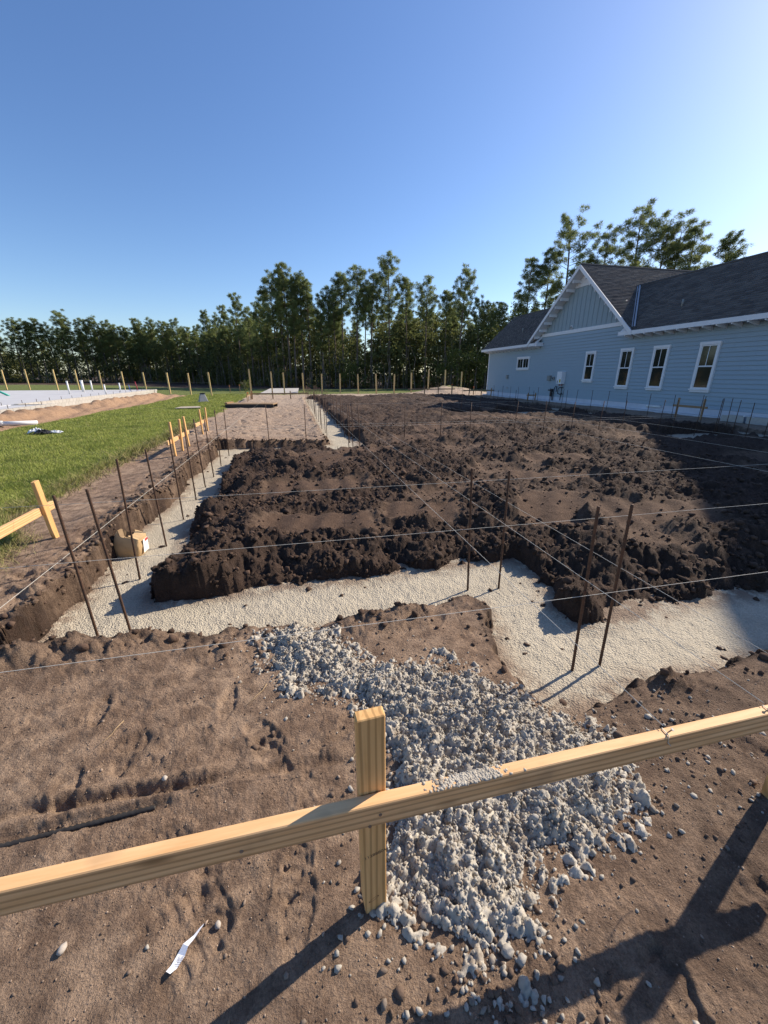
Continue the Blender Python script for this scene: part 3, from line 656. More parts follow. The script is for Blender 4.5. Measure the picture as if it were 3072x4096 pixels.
part('valve', MB().box((-.16, .55, .40), (-.03, 1.0, .47)).box((-.16, .58, .33), (-.03, .74, .52)), BLACKP, hp, bevel=.01)
part('valve', MB().box((-.14, .62, .02), (-.03, .78, .30)), BLACKP, hp, bevel=.02)
part('pipe', MB().tube([(-.08, .62, .4), (-.08, .6, 0), (-.08, .55, -.35)], .025, 8), BLACKP, hp, smooth=True)
hb_ = hung('meter_box', 26.15, 1.42, 'larger grey electrical box beside the water heater', 'box')
part('case', MB().box((-.16, -.16, 0), (0.01, .16, .34)), GREYBOX, hb_, bevel=.01); part('cover', MB().box((-.175, -.14, .03), (-.155, .14, .31)), GREYBOX, hb_, bevel=.004)
hb_ = hung('switch_box', 25.72, 1.46, 'small grey box between electrical box and water heater', 'box')
part('case', MB().box((-.08, -.09, 0), (0.01, .09, .24)), GREYBOX, hb_, bevel=.008); part('lever', MB().box((-.11, -.02, .06), (-.08, .02, .18)), BLACKP, hb_)
hb_ = hung('outlet_box', 32.1, 1.50, 'small grey box on the wall under the short window', 'box')
part('case', MB().box((-.10, -.14, 0), (0.01, .14, .32)), GREYBOX, hb_, bevel=.01); part('cover', MB().box((-.115, -.12, .05), (-.098, .12, .28)), GREYBOX, hb_)
hb_ = hung('wall_light', 24.55, 4.72, 'round white light fixture on the gable above the frieze', 'light')
part('base', MB().tube([(0.02, 0, 0), (-.06, 0, 0)], .11, 16), WHITE, hb_, smooth=False); part('lens', MB().tube([(-.06, 0, 0), (-.10, 0, 0), (-.12, 0, 0)], [.08, .07, .03], 14), GREYBOX, hb_)
hb_ = hung('hose_bib', 31.9, .75, 'hose tap on the wall near the far corner', 'tap')
part('spout', MB().tube([(0, 0, 0), (-.12, 0, 0), (-.16, 0, -.05)], .018, 8), METAL, hb_); part('handle', MB().tube([(-.08, 0, .02), (-.08, 0, .07)], .02, 8).box((-.10, -.04, .06), (-.06, .04, .075)), METAL, hb_)
hb_ = hung('drain_pipe', 16.9, .30, 'short white drain pipe sticking out of the foundation', 'pipe')
part('pipe', MB().tube([(.05, -.2, 0), (-.25, -.2, 0), (-.30, .25, .0)], .055, 12), PVC, hb_, smooth=True)
part('elbow', MB().tube([(-.30, .25, 0), (-.32, .36, .0)], .075, 12), PVC, hb_)

# ------------------------------------------------------------------ the neighbouring block foundation at the left
nf = empty('block_foundation', P(24, -12, 0), LOT)
tag(nf, 'long white concrete slab inside low grey block walls beyond the lawn', 'foundation')
def NP(v, u, z): return (v + 12, u - 24, z)
SLAB = plain('slab_concrete', (.50, .50, .50), (.43, .43, .44), 1.2, .8, .2, 40)
BLOCK = NT('concrete_block'); _v = BLOCK.coord(); _c = BLOCK.mix(BLOCK.noise(6, 4, .6, _v), (.38, .36, .33), (.47, .45, .41)); _c = BLOCK.mix(BLOCK.math('MULTIPLY', BLOCK.objrand(), .35), _c, (.30, .28, .24)); BLOCK.bump(BLOCK.noise(70, 3, .7, _v), .5, .006); BLOCK = BLOCK.done(_c, .9)
MORTAR = plain('mortar', (.42, .40, .36), (.36, .34, .30), 8, .9)
part('slab', MB().box(NP(-50, 8, -.2), NP(-13.5, 45.0, .425)).box(NP(-13.5, 8, -.2), NP(-12.02, 23.3, .40)), SLAB, nf)
part('mortar_core', MB().box(NP(-12.0, 12, -.3), NP(-11.83, 23.4, .435)).box(NP(-13.48, 23.45, -.3), NP(-13.33, 44.9, .435)).box(NP(-13.48, 23.23, -.3), NP(-12.0, 23.4, .43)), MORTAR, nf)
blk = MB().box((0, 0, 0), (.2, .388, .19)).mesh('concrete_block', bevel=.006); blk.materials.append(BLOCK)
for (v_, u0, u1) in ((-12.02, 12.0, 23.4), (-13.52, 23.5, 44.9)):
    for r_ in range(4):
        u = u0 + (.2 if r_ % 2 else 0); zz = .45 - .2 * (r_ + 1)
        if r_ == 3 and u0 > 20: continue
        while u < u1 - .2:
            link('concrete_block', blk, BLOCK, nf, NP(v_, u, zz + .004)); u += .4
stub = MB().tube([(0, 0, -.1), (0, 0, .16)], .012, 6).mesh('rebar_stub'); stub.materials.append(RUST)
for i in range(26):
    u = 13 + i * 1.22; link('rebar_stub', stub, RUST, nf, NP(-11.95 if u < 23.4 else -13.42, u, .44))
for i in range(8): link('rebar_stub', stub, RUST, nf, NP(-13.6, 14 + i * 1.25, .41))
def standing_pipe(u, v, hgt, rad, label, mat=PVC, lean=(0, 0), cap=True):
    o_ = empty('standing_pipe', P(u, v, .42), LOT); tag(o_, label, 'pipe', 'plumbing pipes standing on the slab')
    part('pipe', MB().tube([(0, 0, 0), (lean[0], lean[1], hgt)], rad, 14), mat, o_, smooth=True)
    if cap: part('cap', MB().tube([(lean[0], lean[1], hgt - .08), (lean[0] * 1.02, lean[1], hgt + .01)], rad * 1.18, 14), mat, o_)
    return o_
standing_pipe(35.5, -16.6, .95, .055, 'leftmost upright white pipe on the slab')
standing_pipe(40.2, -17.7, .95, .10, 'thickest upright white pipe, second from the left')
standing_pipe(40.8, -17.25, .92, .055, 'third upright white pipe on the slab')
standing_pipe(35.5, -14.15, .68, .055, 'short white pipe close to the block wall')
standing_pipe(40.0, -14.75, .72, .055, 'rightmost white pipe, beside the red and blue pipes')
standing_pipe(33.5, -19.4, .5, .07, 'slanting teal pipe at the left edge', TEAL, (-1.0, .2))
standing_pipe(41.2, -14.4, .55, .03, 'thin blue pipe beside the rightmost white pipe', BLUEP, (-.05, 0), False)
o_ = standing_pipe(42.5, -14.2, .8, .035, 'thin bent red pipe beside the blue one', REDP, (-.12, 0), False)
dp = empty('drain_pipe', P(16.9, -10.3, T(*P(16.9, -10.0).xy) + .1), LOT); tag(dp, 'white pipe lying in the dirt below the block wall', 'pipe')
part('pipe', MB().tube([(-.1, -.05, 0), (1.0, .25, -.02)], .08, 14), PVC, dp, smooth=True); part('coupling', MB().tube([(-.16, -.06, 0), (.06, .0, 0)], .10, 14), PVC, dp)

# ------------------------------------------------------------------ pines and the wood behind
BARK = NT('pine_bark'); _v = BARK.coord((1, 1, .25)); _c = BARK.mix(BARK.ramp(BARK.noise(9, 4, .7, _v), [(.35, 0.0), (.65, 1.0)]), (.10, .078, .062), (.20, .155, .12)); BARK = BARK.done(_c, .95)
def leafmat(name, a, b, trans=.25):
    t = NT(name); ir = t.island(); v_ = t.coord(); c_ = t.mix(ir, a, b); c_ = t.mix(t.math('MULTIPLY', t.ramp(t.noise(.5, 2, .5, v_), [(.4, 0.0), (.65, 1.0)]), .6), c_, tuple(x * 1.7 for x in b))
    m_ = t.done(c_, .7); tr = t.n.new('ShaderNodeBsdfTranslucent'); t.l.new(c_, tr.inputs[0]); mx = t.n.new('ShaderNodeMixShader'); mx.inputs[0].default_value = trans
    out = t.n['Material Output']; t.l.new(t.b.outputs[0], mx.inputs[1]); t.l.new(tr.outputs[0], mx.inputs[2]); t.l.new(mx.outputs[0], out.inputs[0]); return m_
NEEDLE = leafmat('pine_needles', (.115, .145, .055), (.20, .23, .085), .5)
LEAF = leafmat('thicket_leaves', (.060, .074, .026), (.125, .132, .044), .45)
LEAF2 = leafmat('sunny_leaves', (.075, .095, .022), (.13, .14, .035), .3)
def pine(seed, crown0, spread, dens):
    """unit pine, 1 high: trunk mesh and crown mesh"""
    g = np.random.default_rng(seed); S_ = 16.0
    bend = g.normal(0, .18, 2); tr = MB()
    path = [(bend[0] * (k / 8) ** 2 * 2, bend[1] * (k / 8) ** 2 * 2, S_ * k / 8 * .985) for k in range(9)]
    tr.tube(path, [.19 - .165 * (k / 8) for k in range(9)], 8)
    def axis(h_):
        k = h_ / S_; return np.array([bend[0] * k * k * 2, bend[1] * k * k * 2, h_])
    tips = []
    nb = int(36 * dens); h0 = S_ * crown0
    for i in range(nb):
        f = ((i + g.random()) / nb) ** .85; h_ = h0 + (S_ * .985 - h0) * f
        L = spread * (.30 + .75 * math.sin(math.pi * (.16 + .78 * f)) ** .8) * g.uniform(.55, 1.1) * (1 - .35 * f * f); a = i * 2.4 + g.normal(0, .5)
        el = g.uniform(-.05, .45) + f * .55
        d = np.array([math.cos(a) * math.cos(el), math.sin(a) * math.cos(el), math.sin(el)])
        p0 = axis(h_); p1 = p0 + d * L * .55 + np.array([0, 0, -.05 * L]); p2 = p0 + d * L + np.array([0, 0, .10 * L])
        tr.tube([p0, p1, p2], [.05 * (1.1 - f), .03 * (1.1 - f), .012], 4, False)
        for c_ in ((1.0, .68, .4) if L > spread * .75 else (1.0, .58) if L > spread * .45 else (.95,)):
            ce = p0 + (p2 - p0) * (c_ + g.normal(0, .05)) + g.normal(0, .12, 3); cr = g.uniform(.22, .46) * (.7 + .5 * L / spread)
            for k in range(int(4 + 9 * cr)):
                o_ = g.normal(0, 1, 3); o_ /= np.linalg.norm(o_); o_[2] = o_[2] * .85 + .15; tips.append(ce + o_ * np.array([cr, cr, cr * .95]) * g.uniform(.35, 1.0))
    for k in range(10): tips.append(axis(S_ * (.985 - .012 * k)) + g.normal(0, .34, 3) * np.array([1, 1, .5]))
    for k in range(4):                                     # dead snags below the crown
        h_ = h0 * g.uniform(.6, .98); a = g.uniform(0, 6.28); p0 = axis(h_); tr.tube([p0, p0 + np.array([math.cos(a), math.sin(a), .1]) * g.uniform(.4, 1.0)], [.025, .008], 4, False)
    C = np.array(tips); nn = 36; n = len(C)
    d = g.normal(0, 1, (n, nn, 3)); d[..., 2] += .35; d /= np.linalg.norm(d, axis=2, keepdims=True)
    L = g.uniform(.20, .36, (n, nn, 1)) * g.uniform(.75, 1.25, (n, 1, 1)); side = np.cross(d, g.normal(0, 1, (n, nn, 3))); side /= np.linalg.norm(side, axis=2, keepdims=True)
    b0 = C[:, None] + d * .06; wv = side * .0175
    V = np.stack([b0 + d * L * .12 - wv, b0 + d * L * .12 + wv, b0 + d * L], 2).reshape(-1, 3)
    idx = np.arange(n * nn)[:, None] * 3; F = idx + np.array([[0, 1, 2]])
    tme_ = tr.mesh('pine_trunk', True); tme_.materials.append(BARK); cme = np_mesh('pine_crown', V, F); cme.materials.append(NEEDLE)
    return tme_, cme
PINES = [pine(1, .42, 2.1, 1.25), pine(2, .50, 1.9, 1.1), pine(3, .36, 2.2, 1.4), pine(4, .55, 2.0, 1.0), pine(5, .40, 2.5, 1.4), pine(6, .48, 1.8, 1.1)]
OPEN = [pine(21, .58, 1.9, 1.0), pine(22, .62, 1.8, .9), pine(23, .52, 2.1, 1.05)]
LUSH = [pine(11, .45, 2.7, .95), pine(12, .52, 2.5, .85), pine(13, .46, 2.4, .9)]
TREES_C = [(-14.2, 63.2, 16.4), (-12.1, 62.4, 15.2), (-10.9, 62.3, 14.2), (-16.6, 65.4, 15.3), (-18.3, 66.7, 13.6), (-19.8, 68.0, 12.3), (-25.6, 75.1, 14.8), (-29.3, 78.6, 13.5), (-34.6, 83.4, 13.4),
           (-15.4, 64.4, 15.9), (-13.3, 62.5, 14.7), (-8.1, 62.0, 13.3), (-6.0, 61.7, 15.1), (-3.9, 61.3, 15.6), (-1.9, 60.8, 14.8), (.8, 60.1, 16.6), (3.2, 59.5, 14.0), (5.8, 58.7, 13.7), (8.4, 57.8, 12.2),
           (10.2, 57.2, 14.6), (-7.1, 61.9, 12.3), (-2.8, 61.1, 13.3), (-22.2, 70.8, 12.1), (-31.9, 80.9, 12.4), (-9.1, 62.1, 12.3), (12.9, 58.2, 11.4), (14.3, 58.7, 10.9), (16.1, 59.3, 10.7)]
TREES_R = [(20.7, 67.3, 11.9), (22.2, 67.5, 18.0), (24.8, 67.4, 19.1), (28.1, 67.4, 23.6), (32.5, 66.7, 21.4), (36.7, 65.5, 23.5), (39.5, 64.5, 22.4), (41.5, 63.7, 21.1), (43.3, 63.0, 20.6), (47.4, 61.1, 19.6)]
TREES_L = [(-73.5, 84.2, 12.0), (-72.1, 85.0, 11.9), (-70.1, 86.1, 12.3), (-66.6, 88.0, 13.8), (-65.5, 88.5, 12.4), (-63.5, 89.2, 12.6), (-61.9, 89.5, 12.5), (-59.7, 90.0, 12.9), (-57.3, 90.3, 11.7),
           (-52.7, 91.2, 12.9), (-49.4, 90.4, 12.6), (-46.4, 89.2, 12.2), (-42.7, 87.6, 12.4), (-39.9, 86.2, 10.8), (-55.5, 90.6, 11.4), (-68.3, 87.1, 11.5), (-71.2, 85.5, 11.5), (-58.5, 90.2, 12.4),
           (-51.4, 91.0, 12.0), (-44.6, 88.4, 11.7), (-37.7, 85.0, 10.0), (-75.6, 83.0, 11.9), (-77.8, 81.6, 11.7), (-80.6, 79.9, 11.1)]
rt = random.Random(21)
def plant_pine(x, y, hgt, label, group, pool=PINES, wide=1.0):
    o_ = empty('pine_tree', (x, y, -.05), rt.uniform(0, 6.28)); tm, cm = rt.choice(pool); s_ = hgt / 16.0
    o_.scale = (s_ * wide, s_ * wide, s_); tag(o_, label, 'tree', group)
    link('trunk', tm, None, o_); link('crown', cm, None, o_); return o_
cs_ = sorted(TREES_C, key=lambda q: q[0] / q[1])
for i, (x, y, hh) in enumerate(cs_):
    if (x, y) == (.8, 60.1): lab = 'tallest lone pine standing above the middle of the tree line'
    else: lab = 'slender pine, ' + ORD[i + 1] + ' from the left in the middle stand behind the posts'
    plant_pine(x, y, hh, lab, 'pines behind the posts', OPEN if x > -9 else PINES, 1.0 if hh < 15 else 1.1)
for i, (x, y, hh) in enumerate(sorted(TREES_R, key=lambda q: q[0] / q[1])):
    plant_pine(x, y, hh, 'tall open pine, ' + ORD[i + 1] + ' from the left above the house roofs', 'pines above the house', LUSH if i in (3, 4, 5, 6, 7, 8) else PINES, 1.15)
for i, (x, y, hh) in enumerate(sorted(TREES_L, key=lambda q: q[0] / q[1])):
    plant_pine(x, y, hh, 'distant pine, ' + ORD[i + 1] + ' from the left along the far left tree line', 'pines along the far left', PINES, 1.25)
# second and third rows, filling the wood
def edge_pt(s_):                                   # forest edge polyline, s 0..1 left to right
    E_ = [(-100, 66), (-80, 80), (-55, 90), (-38, 85), (-26, 75), (-15, 64), (0, 60), (14, 58), (30, 66), (50, 62), (75, 50)]
    k = s_ * (len(E_) - 1); i = min(int(k), len(E_) - 2); f = k - i
    return E_[i][0] * (1 - f) + E_[i + 1][0] * f, E_[i][1] * (1 - f) + E_[i + 1][1] * f
for i in range(130):
    x, y = edge_pt(rt.uniform(.04, .80)); d_ = rt.uniform(2, 16); k = 1 + d_ / math.hypot(x, y)
    plant_pine(x * k, y * k, rt.uniform(7.5, 11) * (1 + .012 * d_) if x > -22 else rt.uniform(9, 11.5), 'pine deep in the wood behind the front row of pines', 'pines deep in the wood', PINES, 1.2)
# understorey as one dense mass of leaves with thin stems
g = np.random.default_rng(33); CX, CY, CZ, CR = [], [], [], []
for i in range(2700):
    s_ = g.uniform(.02, .93); x, y = edge_pt(s_); d_ = g.uniform(-1.5, 8) ; k = 1 + d_ / math.hypot(x, y); x *= k; y *= k
    top = (7.4 if x > -22 else 6.2) + (1.0 if 8 < x < 26 else 0) + 1.5 * math.sin(x * .35) + .8 * math.sin(x * .93 + 1) + .2 * d_
    CX.append(x); CY.append(y); CZ.append(g.uniform(.0, 1) ** .9 * top); CR.append(g.uniform(.6, 1.6))
for i in range(1300):
    x, y = edge_pt(g.uniform(.02, .93)); d_ = g.uniform(6, 30); k = 1 + d_ / math.hypot(x, y); CX.append(x * k); CY.append(y * k); CZ.append(g.uniform(.0, 1) * (7.0 if x > -22 else 5.6)); CR.append(g.uniform(1.3, 2.4))
CC = np.stack([CX, CY, CZ], 1); nl = 60; n = len(CC); d = g.normal(0, 1, (n, nl, 3)); d /= np.linalg.norm(d, axis=2, keepdims=True)
Pp = CC[:, None] + d * (np.array(CR)[:, None, None] * g.uniform(.55, 1.05, (n, nl, 1))) * np.array([1.1, 1.1, .75]); Pp[..., 2] = np.abs(Pp[..., 2])
a = g.normal(0, 1, (n, nl, 3)); a /= np.linalg.norm(a, axis=2, keepdims=True); b = np.cross(a, d); sz_ = g.uniform(.11, .235, (n, nl, 1)) * (1 + .9 * (np.array(CR) > 1.75))[:, None, None]
V = np.stack([Pp - a * sz_, Pp + b * sz_ * .6, Pp + a * sz_, Pp - b * sz_ * .6], 2).reshape(-1, 3); F = np.arange(n * nl * 4).reshape(-1, 4)
o_ = link('thicket', np_mesh('thicket', V, F), LEAF); tag(o_, 'dark green thicket of brush filling the wood under the pines', 'thicket', kind='stuff')
m = MB()
for i in range(240):
    x, y = edge_pt(rt.uniform(.05, .82)); d_ = rt.uniform(-2.6, .5); k = 1 + d_ / math.hypot(x, y); x *= k; y *= k; hgt = rt.uniform(2, 6.5)
    lx, ly = rt.gauss(0, .5), rt.gauss(0, .5)
    m.tube([(x, y, -.1), (x + lx * .3 + rt.gauss(0, .12), y + ly * .3, hgt * .4), (x + lx * .5 + rt.gauss(0, .2), y + ly * .5, hgt * .7), (x + lx, y + ly, hgt)], [.05, .042, .03, .015], 5, False)
STEM = plain('pale_stems', (.22, .19, .16), (.12, .10, .08), 3, .9)
o_ = part('brush_stems', m, STEM, smooth=True); tag(o_, 'thin pale leaning stems in front of the dark thicket', 'stems', kind='stuff')
def leafy(name, x, y, hgt, rad_, label, seed, mat=LEAF2, nleaf=1500):
    g = np.random.default_rng(seed); o_ = empty(name, (x, y, 0)); tag(o_, label, 'tree' if hgt > 2.5 else 'shrub')
    st = MB().tube([(0, 0, -.1), (.1, 0, hgt * .4), (.05, .1, hgt * .8)], [.09 * hgt / 5, .06 * hgt / 5, .02], 6)
    for k in range(7):
        a_ = g.uniform(0, 6.28); st.tube([(.1, 0, hgt * (.25 + .07 * k)), (rad_ * .8 * math.cos(a_), rad_ * .8 * math.sin(a_), hgt * (.45 + .07 * k))], [.03, .01], 4, False)
    part('trunk', st, STEM, o_, smooth=True)
    nc = 22; c0 = g.normal(0, .42, (nc, 3)) * np.array([rad_, rad_, hgt * .5]) + np.array([0, 0, hgt * .58]); c0[:, 2] = np.clip(c0[:, 2], hgt * .15, hgt * .92)
    pt = c0[g.integers(0, nc, nleaf)] + g.normal(0, .2 * rad_, (nleaf, 3)); a_ = g.normal(0, 1, (nleaf, 3)); a_ /= np.linalg.norm(a_, axis=1, keepdims=True); b_ = np.cross(a_, g.normal(0, 1, (nleaf, 3))); b_ /= np.linalg.norm(b_, axis=1, keepdims=True)
    s_ = g.uniform(.5, 1, (nleaf, 1)) * (.05 + .016 * hgt)
    V_ = np.stack([pt - a_ * s_, pt + b_ * s_ * .6, pt + a_ * s_, pt - b_ * s_ * .6], 1).reshape(-1, 3)
    link('crown', np_mesh('leafy_crown', V_, np.arange(nleaf * 4).reshape(-1, 4)), mat, o_)
leafy('leafy_tree', 15.4, 56.5, 7.5, 2.6, 'sunlit leafy tree between the pines and the house corner', 1, LEAF2, 2600)
leafy('leafy_tree', 12.3, 55.8, 5.6, 2.2, 'yellow-green leafy tree left of the house corner', 2, LEAF2, 2000)
leafy('leafy_tree', 18.3, 58.0, 9.0, 2.8, 'tall leafy tree rising beside the far roof end', 3, LEAF2, 3000)
leafy('leafy_tree', 9.0, 56.2, 5.0, 2.0, 'rounded green tree in front of the thicket', 4, LEAF2, 1800)
leafy('leafy_tree', -5.0, 59.0, 5.0, 1.8, 'small bright leafy tree under the middle pines', 5, LEAF2, 1500)
leafy('weed_shrub', -14.6, 43.0, 1.3, .6, 'small green weed bush at the end of the lawn', 6, LEAF2, 500)

# ------------------------------------------------------------------ grass
g = np.random.default_rng(55); n = 700000
ru = 3.4 + 38 * g.random(n) ** 1.9; vv = g.uniform(-10, -2.4, n); gx = ru * SL + vv * CL; gy = ru * CL - vv * SL
rr = np.hypot(gx, gy); m = g.random(n) < np.clip(5.5 / rr, .1, 1) ; gx, gy, rr = gx[m], gy[m], rr[m]
gzv, ga = terrain(gx, gy, False); m = ga['grass'] > g.random(len(gx)) * .8 + .15
gx, gy, rr, gzv = gx[m], gy[m], rr[m], gzv[m]; print('blades', len(gx))
n = len(gx); a_ = g.uniform(0, 6.283, n); hgt = g.uniform(.025, .066, n) * (1 + .6 * fbm(gx * 1.5, gy * 1.5, 121, 2)); w = np.maximum(.004, .0009 * rr); ln = g.normal(0, .55, (n, 2)) * hgt[:, None]
cx, cy = np.cos(a_) * w, np.sin(a_) * w
V = np.stack([np.stack([gx - cx, gy - cy, gzv - .01], 1), np.stack([gx + cx, gy + cy, gzv - .01], 1), np.stack([gx + ln[:, 0], gy + ln[:, 1], gzv + hgt], 1)], 1).reshape(-1, 3)
t = NT('grass_blades'); ir = t.island(); v_ = t.coord()
c = t.mix(ir, (.25, .295, .058), (.40, .42, .115)); c = t.mix(t.math('MULTIPLY', t.ramp(t.noise(1.1, 4, .6, v_), [(.48, 0.0), (.66, 1.0)]), .55), c, (.075, .13, .02)); c = t.mix(t.math('MULTIPLY', t.ramp(ir, [(.90, 0.0), (.93, 1.0)]), .7), c, (.32, .27, .12))
GRASSM = t.done(c, .6); tr = t.n.new('ShaderNodeBsdfTranslucent'); t.l.new(c, tr.inputs[0]); mx = t.n.new('ShaderNodeMixShader'); mx.inputs[0].default_value = .4
t.l.new(t.b.outputs[0], mx.inputs[1]); t.l.new(tr.outputs[0], mx.inputs[2]); t.l.new(mx.outputs[0], t.n['Material Output'].inputs[0])
o_ = link('grass', np_mesh('grass', V, np.arange(n * 3).reshape(-1, 3)), GRASSM); tag(o_, 'short bright green turf of the lawn strip', 'grass', kind='stuff')
# dry straw along the lawn edge
n = 9000; uu = 3.3 + 12 * g.random(n) ** 1.5; ev = np.interp(uu, [3.6, 4.6, 5.3, 7.5, 11.8, 20], [-2.92, -3.02, -3.6, -3.6, -3.55, -3.52]) + g.normal(-.02, .13, n)
gx = uu * SL + ev * CL; gy = uu * CL - ev * SL; gzv, ga = terrain(gx, gy, False); rr = np.hypot(gx, gy); a_ = g.uniform(0, 6.283, n); hgt = g.uniform(.03, .13, n); w = np.maximum(.002, .0006 * rr); ln = g.normal(0, .9, (n, 2)) * hgt[:, None]
V = np.stack([np.stack([gx - np.cos(a_) * w, gy - np.sin(a_) * w, gzv - .01], 1), np.stack([gx + np.cos(a_) * w, gy + np.sin(a_) * w, gzv - .01], 1), np.stack([gx + ln[:, 0], gy + ln[:, 1], gzv + hgt], 1)], 1).reshape(-1, 3)
t = NT('straw'); ir = t.island(); STRAW = t.done(t.mix(ir, (.36, .29, .13), (.13, .15, .04)), .7)
o_ = link('dry_grass', np_mesh('dry_grass', V, np.arange(n * 3).reshape(-1, 3)), STRAW); tag(o_, 'dry straw-coloured grass along the lawn edge', 'grass', kind='stuff')

# ------------------------------------------------------------------ fence posts
POSTS = [(-40.5, 43.9, 2.01), (-38.3, 44.2, 2.1), (-35.5, 44.5, 2.13), (-33.4, 44.8, 2.12), (-31.4, 45.6, 2.12), (-28.9, 45.6, 2.12), (-26.3, 45.2, 2.08), (-21.5, 41.0, 2.03), (-18.3, 38.6, 1.97), (-15.3, 36.1, 2.0)]
POSTS2 = [(-11.13, 34.18, 2.25), (-10.69, 39.04, 2.07), (-9.76, 39.99, 2.04), (-8.08, 40.98, 2.0), (-6.22, 40.98, 1.89), (-4.4, 40.98, 1.9), (-2.59, 40.98, 1.89), (-.77, 40.98, 1.9), (1.0, 40.98, 1.89), (2.79, 42.02, 1.93), (4.51, 42.02, 1.94), (6.56, 44.27, 1.85), (8.55, 45.48, 2.02)]
rp = random.Random(3)
def post_mesh():
    m = MB(); w = .058
    for (x, y) in ((0, 0),): m.box((-w, -w, -.4), (w, w, 1.0))
    me = m.mesh('post', bevel=.008); me.materials.append(POSTW); return me
pme = post_mesh()
for row, lab in ((POSTS, 'square wooden fence post, %s from the left in the row beyond the slab'), (POSTS2, 'square wooden fence post, %s from the left in the row before the wood')):
    for i, (x, y, hh) in enumerate(row):
        r_ = empty('fence_post', (x, y, T(x, y)), LOT + rp.uniform(-.2, .2)); tag(r_, lab % ORD[i + 1], 'post', 'fence posts')
        o_ = link('post', pme, POSTW, r_); o_.scale = (1.0, 1.0, hh); o_.rotation_euler = (rp.gauss(0, .012), rp.gauss(0, .012), 0)
        cap = MB().box((-.05, -.05, 0), (.05, .05, .006)); part('end_grain', cap, STAKEW, r_, (0, 0, hh + .002))
# wires strung between the far left posts
for i in range(len(POSTS) - 1):
    a, b = POSTS[i], POSTS[i + 1]; za, zb = T(a[0], a[1]) + 1.15, T(b[0], b[1]) + 1.15
    o_ = part('fence_wire', MB().tube([(a[0], a[1], za), ((a[0] + b[0]) / 2, (a[1] + b[1]) / 2, (za + zb) / 2 - .05), (b[0], b[1], zb)], .006, 5), NAIL)
    tag(o_, 'thin wire strung between the %s and %s posts beyond the slab' % (ORD[i + 1], ORD[i + 2]), 'wire', 'wires between the far posts')
# ------------------------------------------------------------------ rebar dowels standing in the footing
def rebar_mesh(L, r0=.0092, pitch=.0085, rib=1.18):
    path = []; rad_ = []; z_ = 0.0; k = 0
    while z_ < L: path.append((0, 0, z_)); rad_.append(r0 * (rib if k % 2 else .9)); z_ += pitch; k += 1
    path.append((0, 0, L)); rad_.append(r0)
    return MB().tube(path, rad_, 7).mesh('rebar', True)
bar = rebar_mesh(1.28); bar.materials.append(RUST)
def plainbar(L):
    me = MB().tube([(0, 0, 0), (0, 0, L * .5), (0, 0, L)], .0105, 6).mesh('rebar', True); me.materials.append(RUST); return me
farbar = plainbar(1.28)
def dowel(u, v, label, group, me=None, z0=CONC_Z - .10, sc=1.0):
    o_ = link('rebar_dowel', me or bar, RUST, None, P(u, v, z0), (rp.gauss(0, .018), rp.gauss(0, .018), rp.uniform(0, 6.28))); o_.scale = (1, 1, sc * rp.uniform(.97, 1.03))
    return tag(o_, label, 'rebar', group)
for i, (u, v) in enumerate([(2.92, -1.59), (2.94, -1.37), (3.88, -1.62), (4.68, -1.59), (5.63, -1.63), (6.56, -1.66), (7.36, -1.67), (8.13, -1.66), (9.23, -1.70), (10.31, -1.68)]):
    dowel(u, v, 'rusty ribbed dowel, %s from the near corner of the left trench' % ORD[i + 1], 'dowels in the left trench', bar if i < 5 else farbar)
for (u, v, l) in ((2.98, 1.48, 'left one of the two rusty dowels at the inner bend of the trench'), (2.95, 1.78, 'right one of the two rusty dowels at the inner bend of the trench'),
                  (1.83, 1.735, 'left one of the nearest pair of rusty dowels in the pale concrete'), (1.83, 1.95, 'right one of the nearest pair of rusty dowels in the pale concrete')):
    dowel(u, v, l, 'dowels at the trench bend')
for i, (u, v) in enumerate([(10.83, -.71), (11.0, .26), (10.7, 1.40), (10.62, 1.50), (10.65, 1.70), (11.7, 1.56)]):
    dowel(u, v, 'dowel behind the soil mound, %s from the left along the cross trench' % ORD[i + 1], 'dowels in the cross trench', farbar)
for i in range(18): dowel(12.8 + i * 1.17, 1.0 + rp.gauss(0, .02), 'dowel on the left side of the far narrow trench, %s from the near end' % ORD[i + 1], 'dowels in the far trench', farbar)
for i in range(17): dowel(12.9 + i * 1.22, 1.58 + rp.gauss(0, .02), 'dowel on the right side of the far narrow trench, %s from the near end' % ORD[i + 1], 'dowels in the far trench', farbar)
for i, v in enumerate((2.99, 4.09, 5.04, 6.35, 7.4, 8.25, 9.13, 10.2, 11.75, 12.2, 13.0, 13.9)):
    dowel(10.75 + rp.gauss(0, .15), v, 'dowel in the row across the dark fill, %s from the left' % ORD[i + 1], 'dowels across the dark fill', farbar)
for i in range(7): dowel(19.1, 8.3 + i * 1.0, 'dowel in the short row before the house, %s from the left' % ORD[i + 1], 'dowels before the house', farbar)
for i in range(25): dowel(7.6 + i * 1.17, 15.05 + rp.gauss(0, .04), 'dowel in the row along the house wall, %s from the near end' % ORD[i + 1], 'dowels along the house', farbar)
for i, u in enumerate((8.1, 8.5, 9.3, 9.9, 10.6, 11.4)): dowel(u, 12.9 + .25 * i, 'dowel among the shaded cluster at the right edge, %s from the near end' % ORD[i + 1], 'dowels in the shade at the right', farbar)

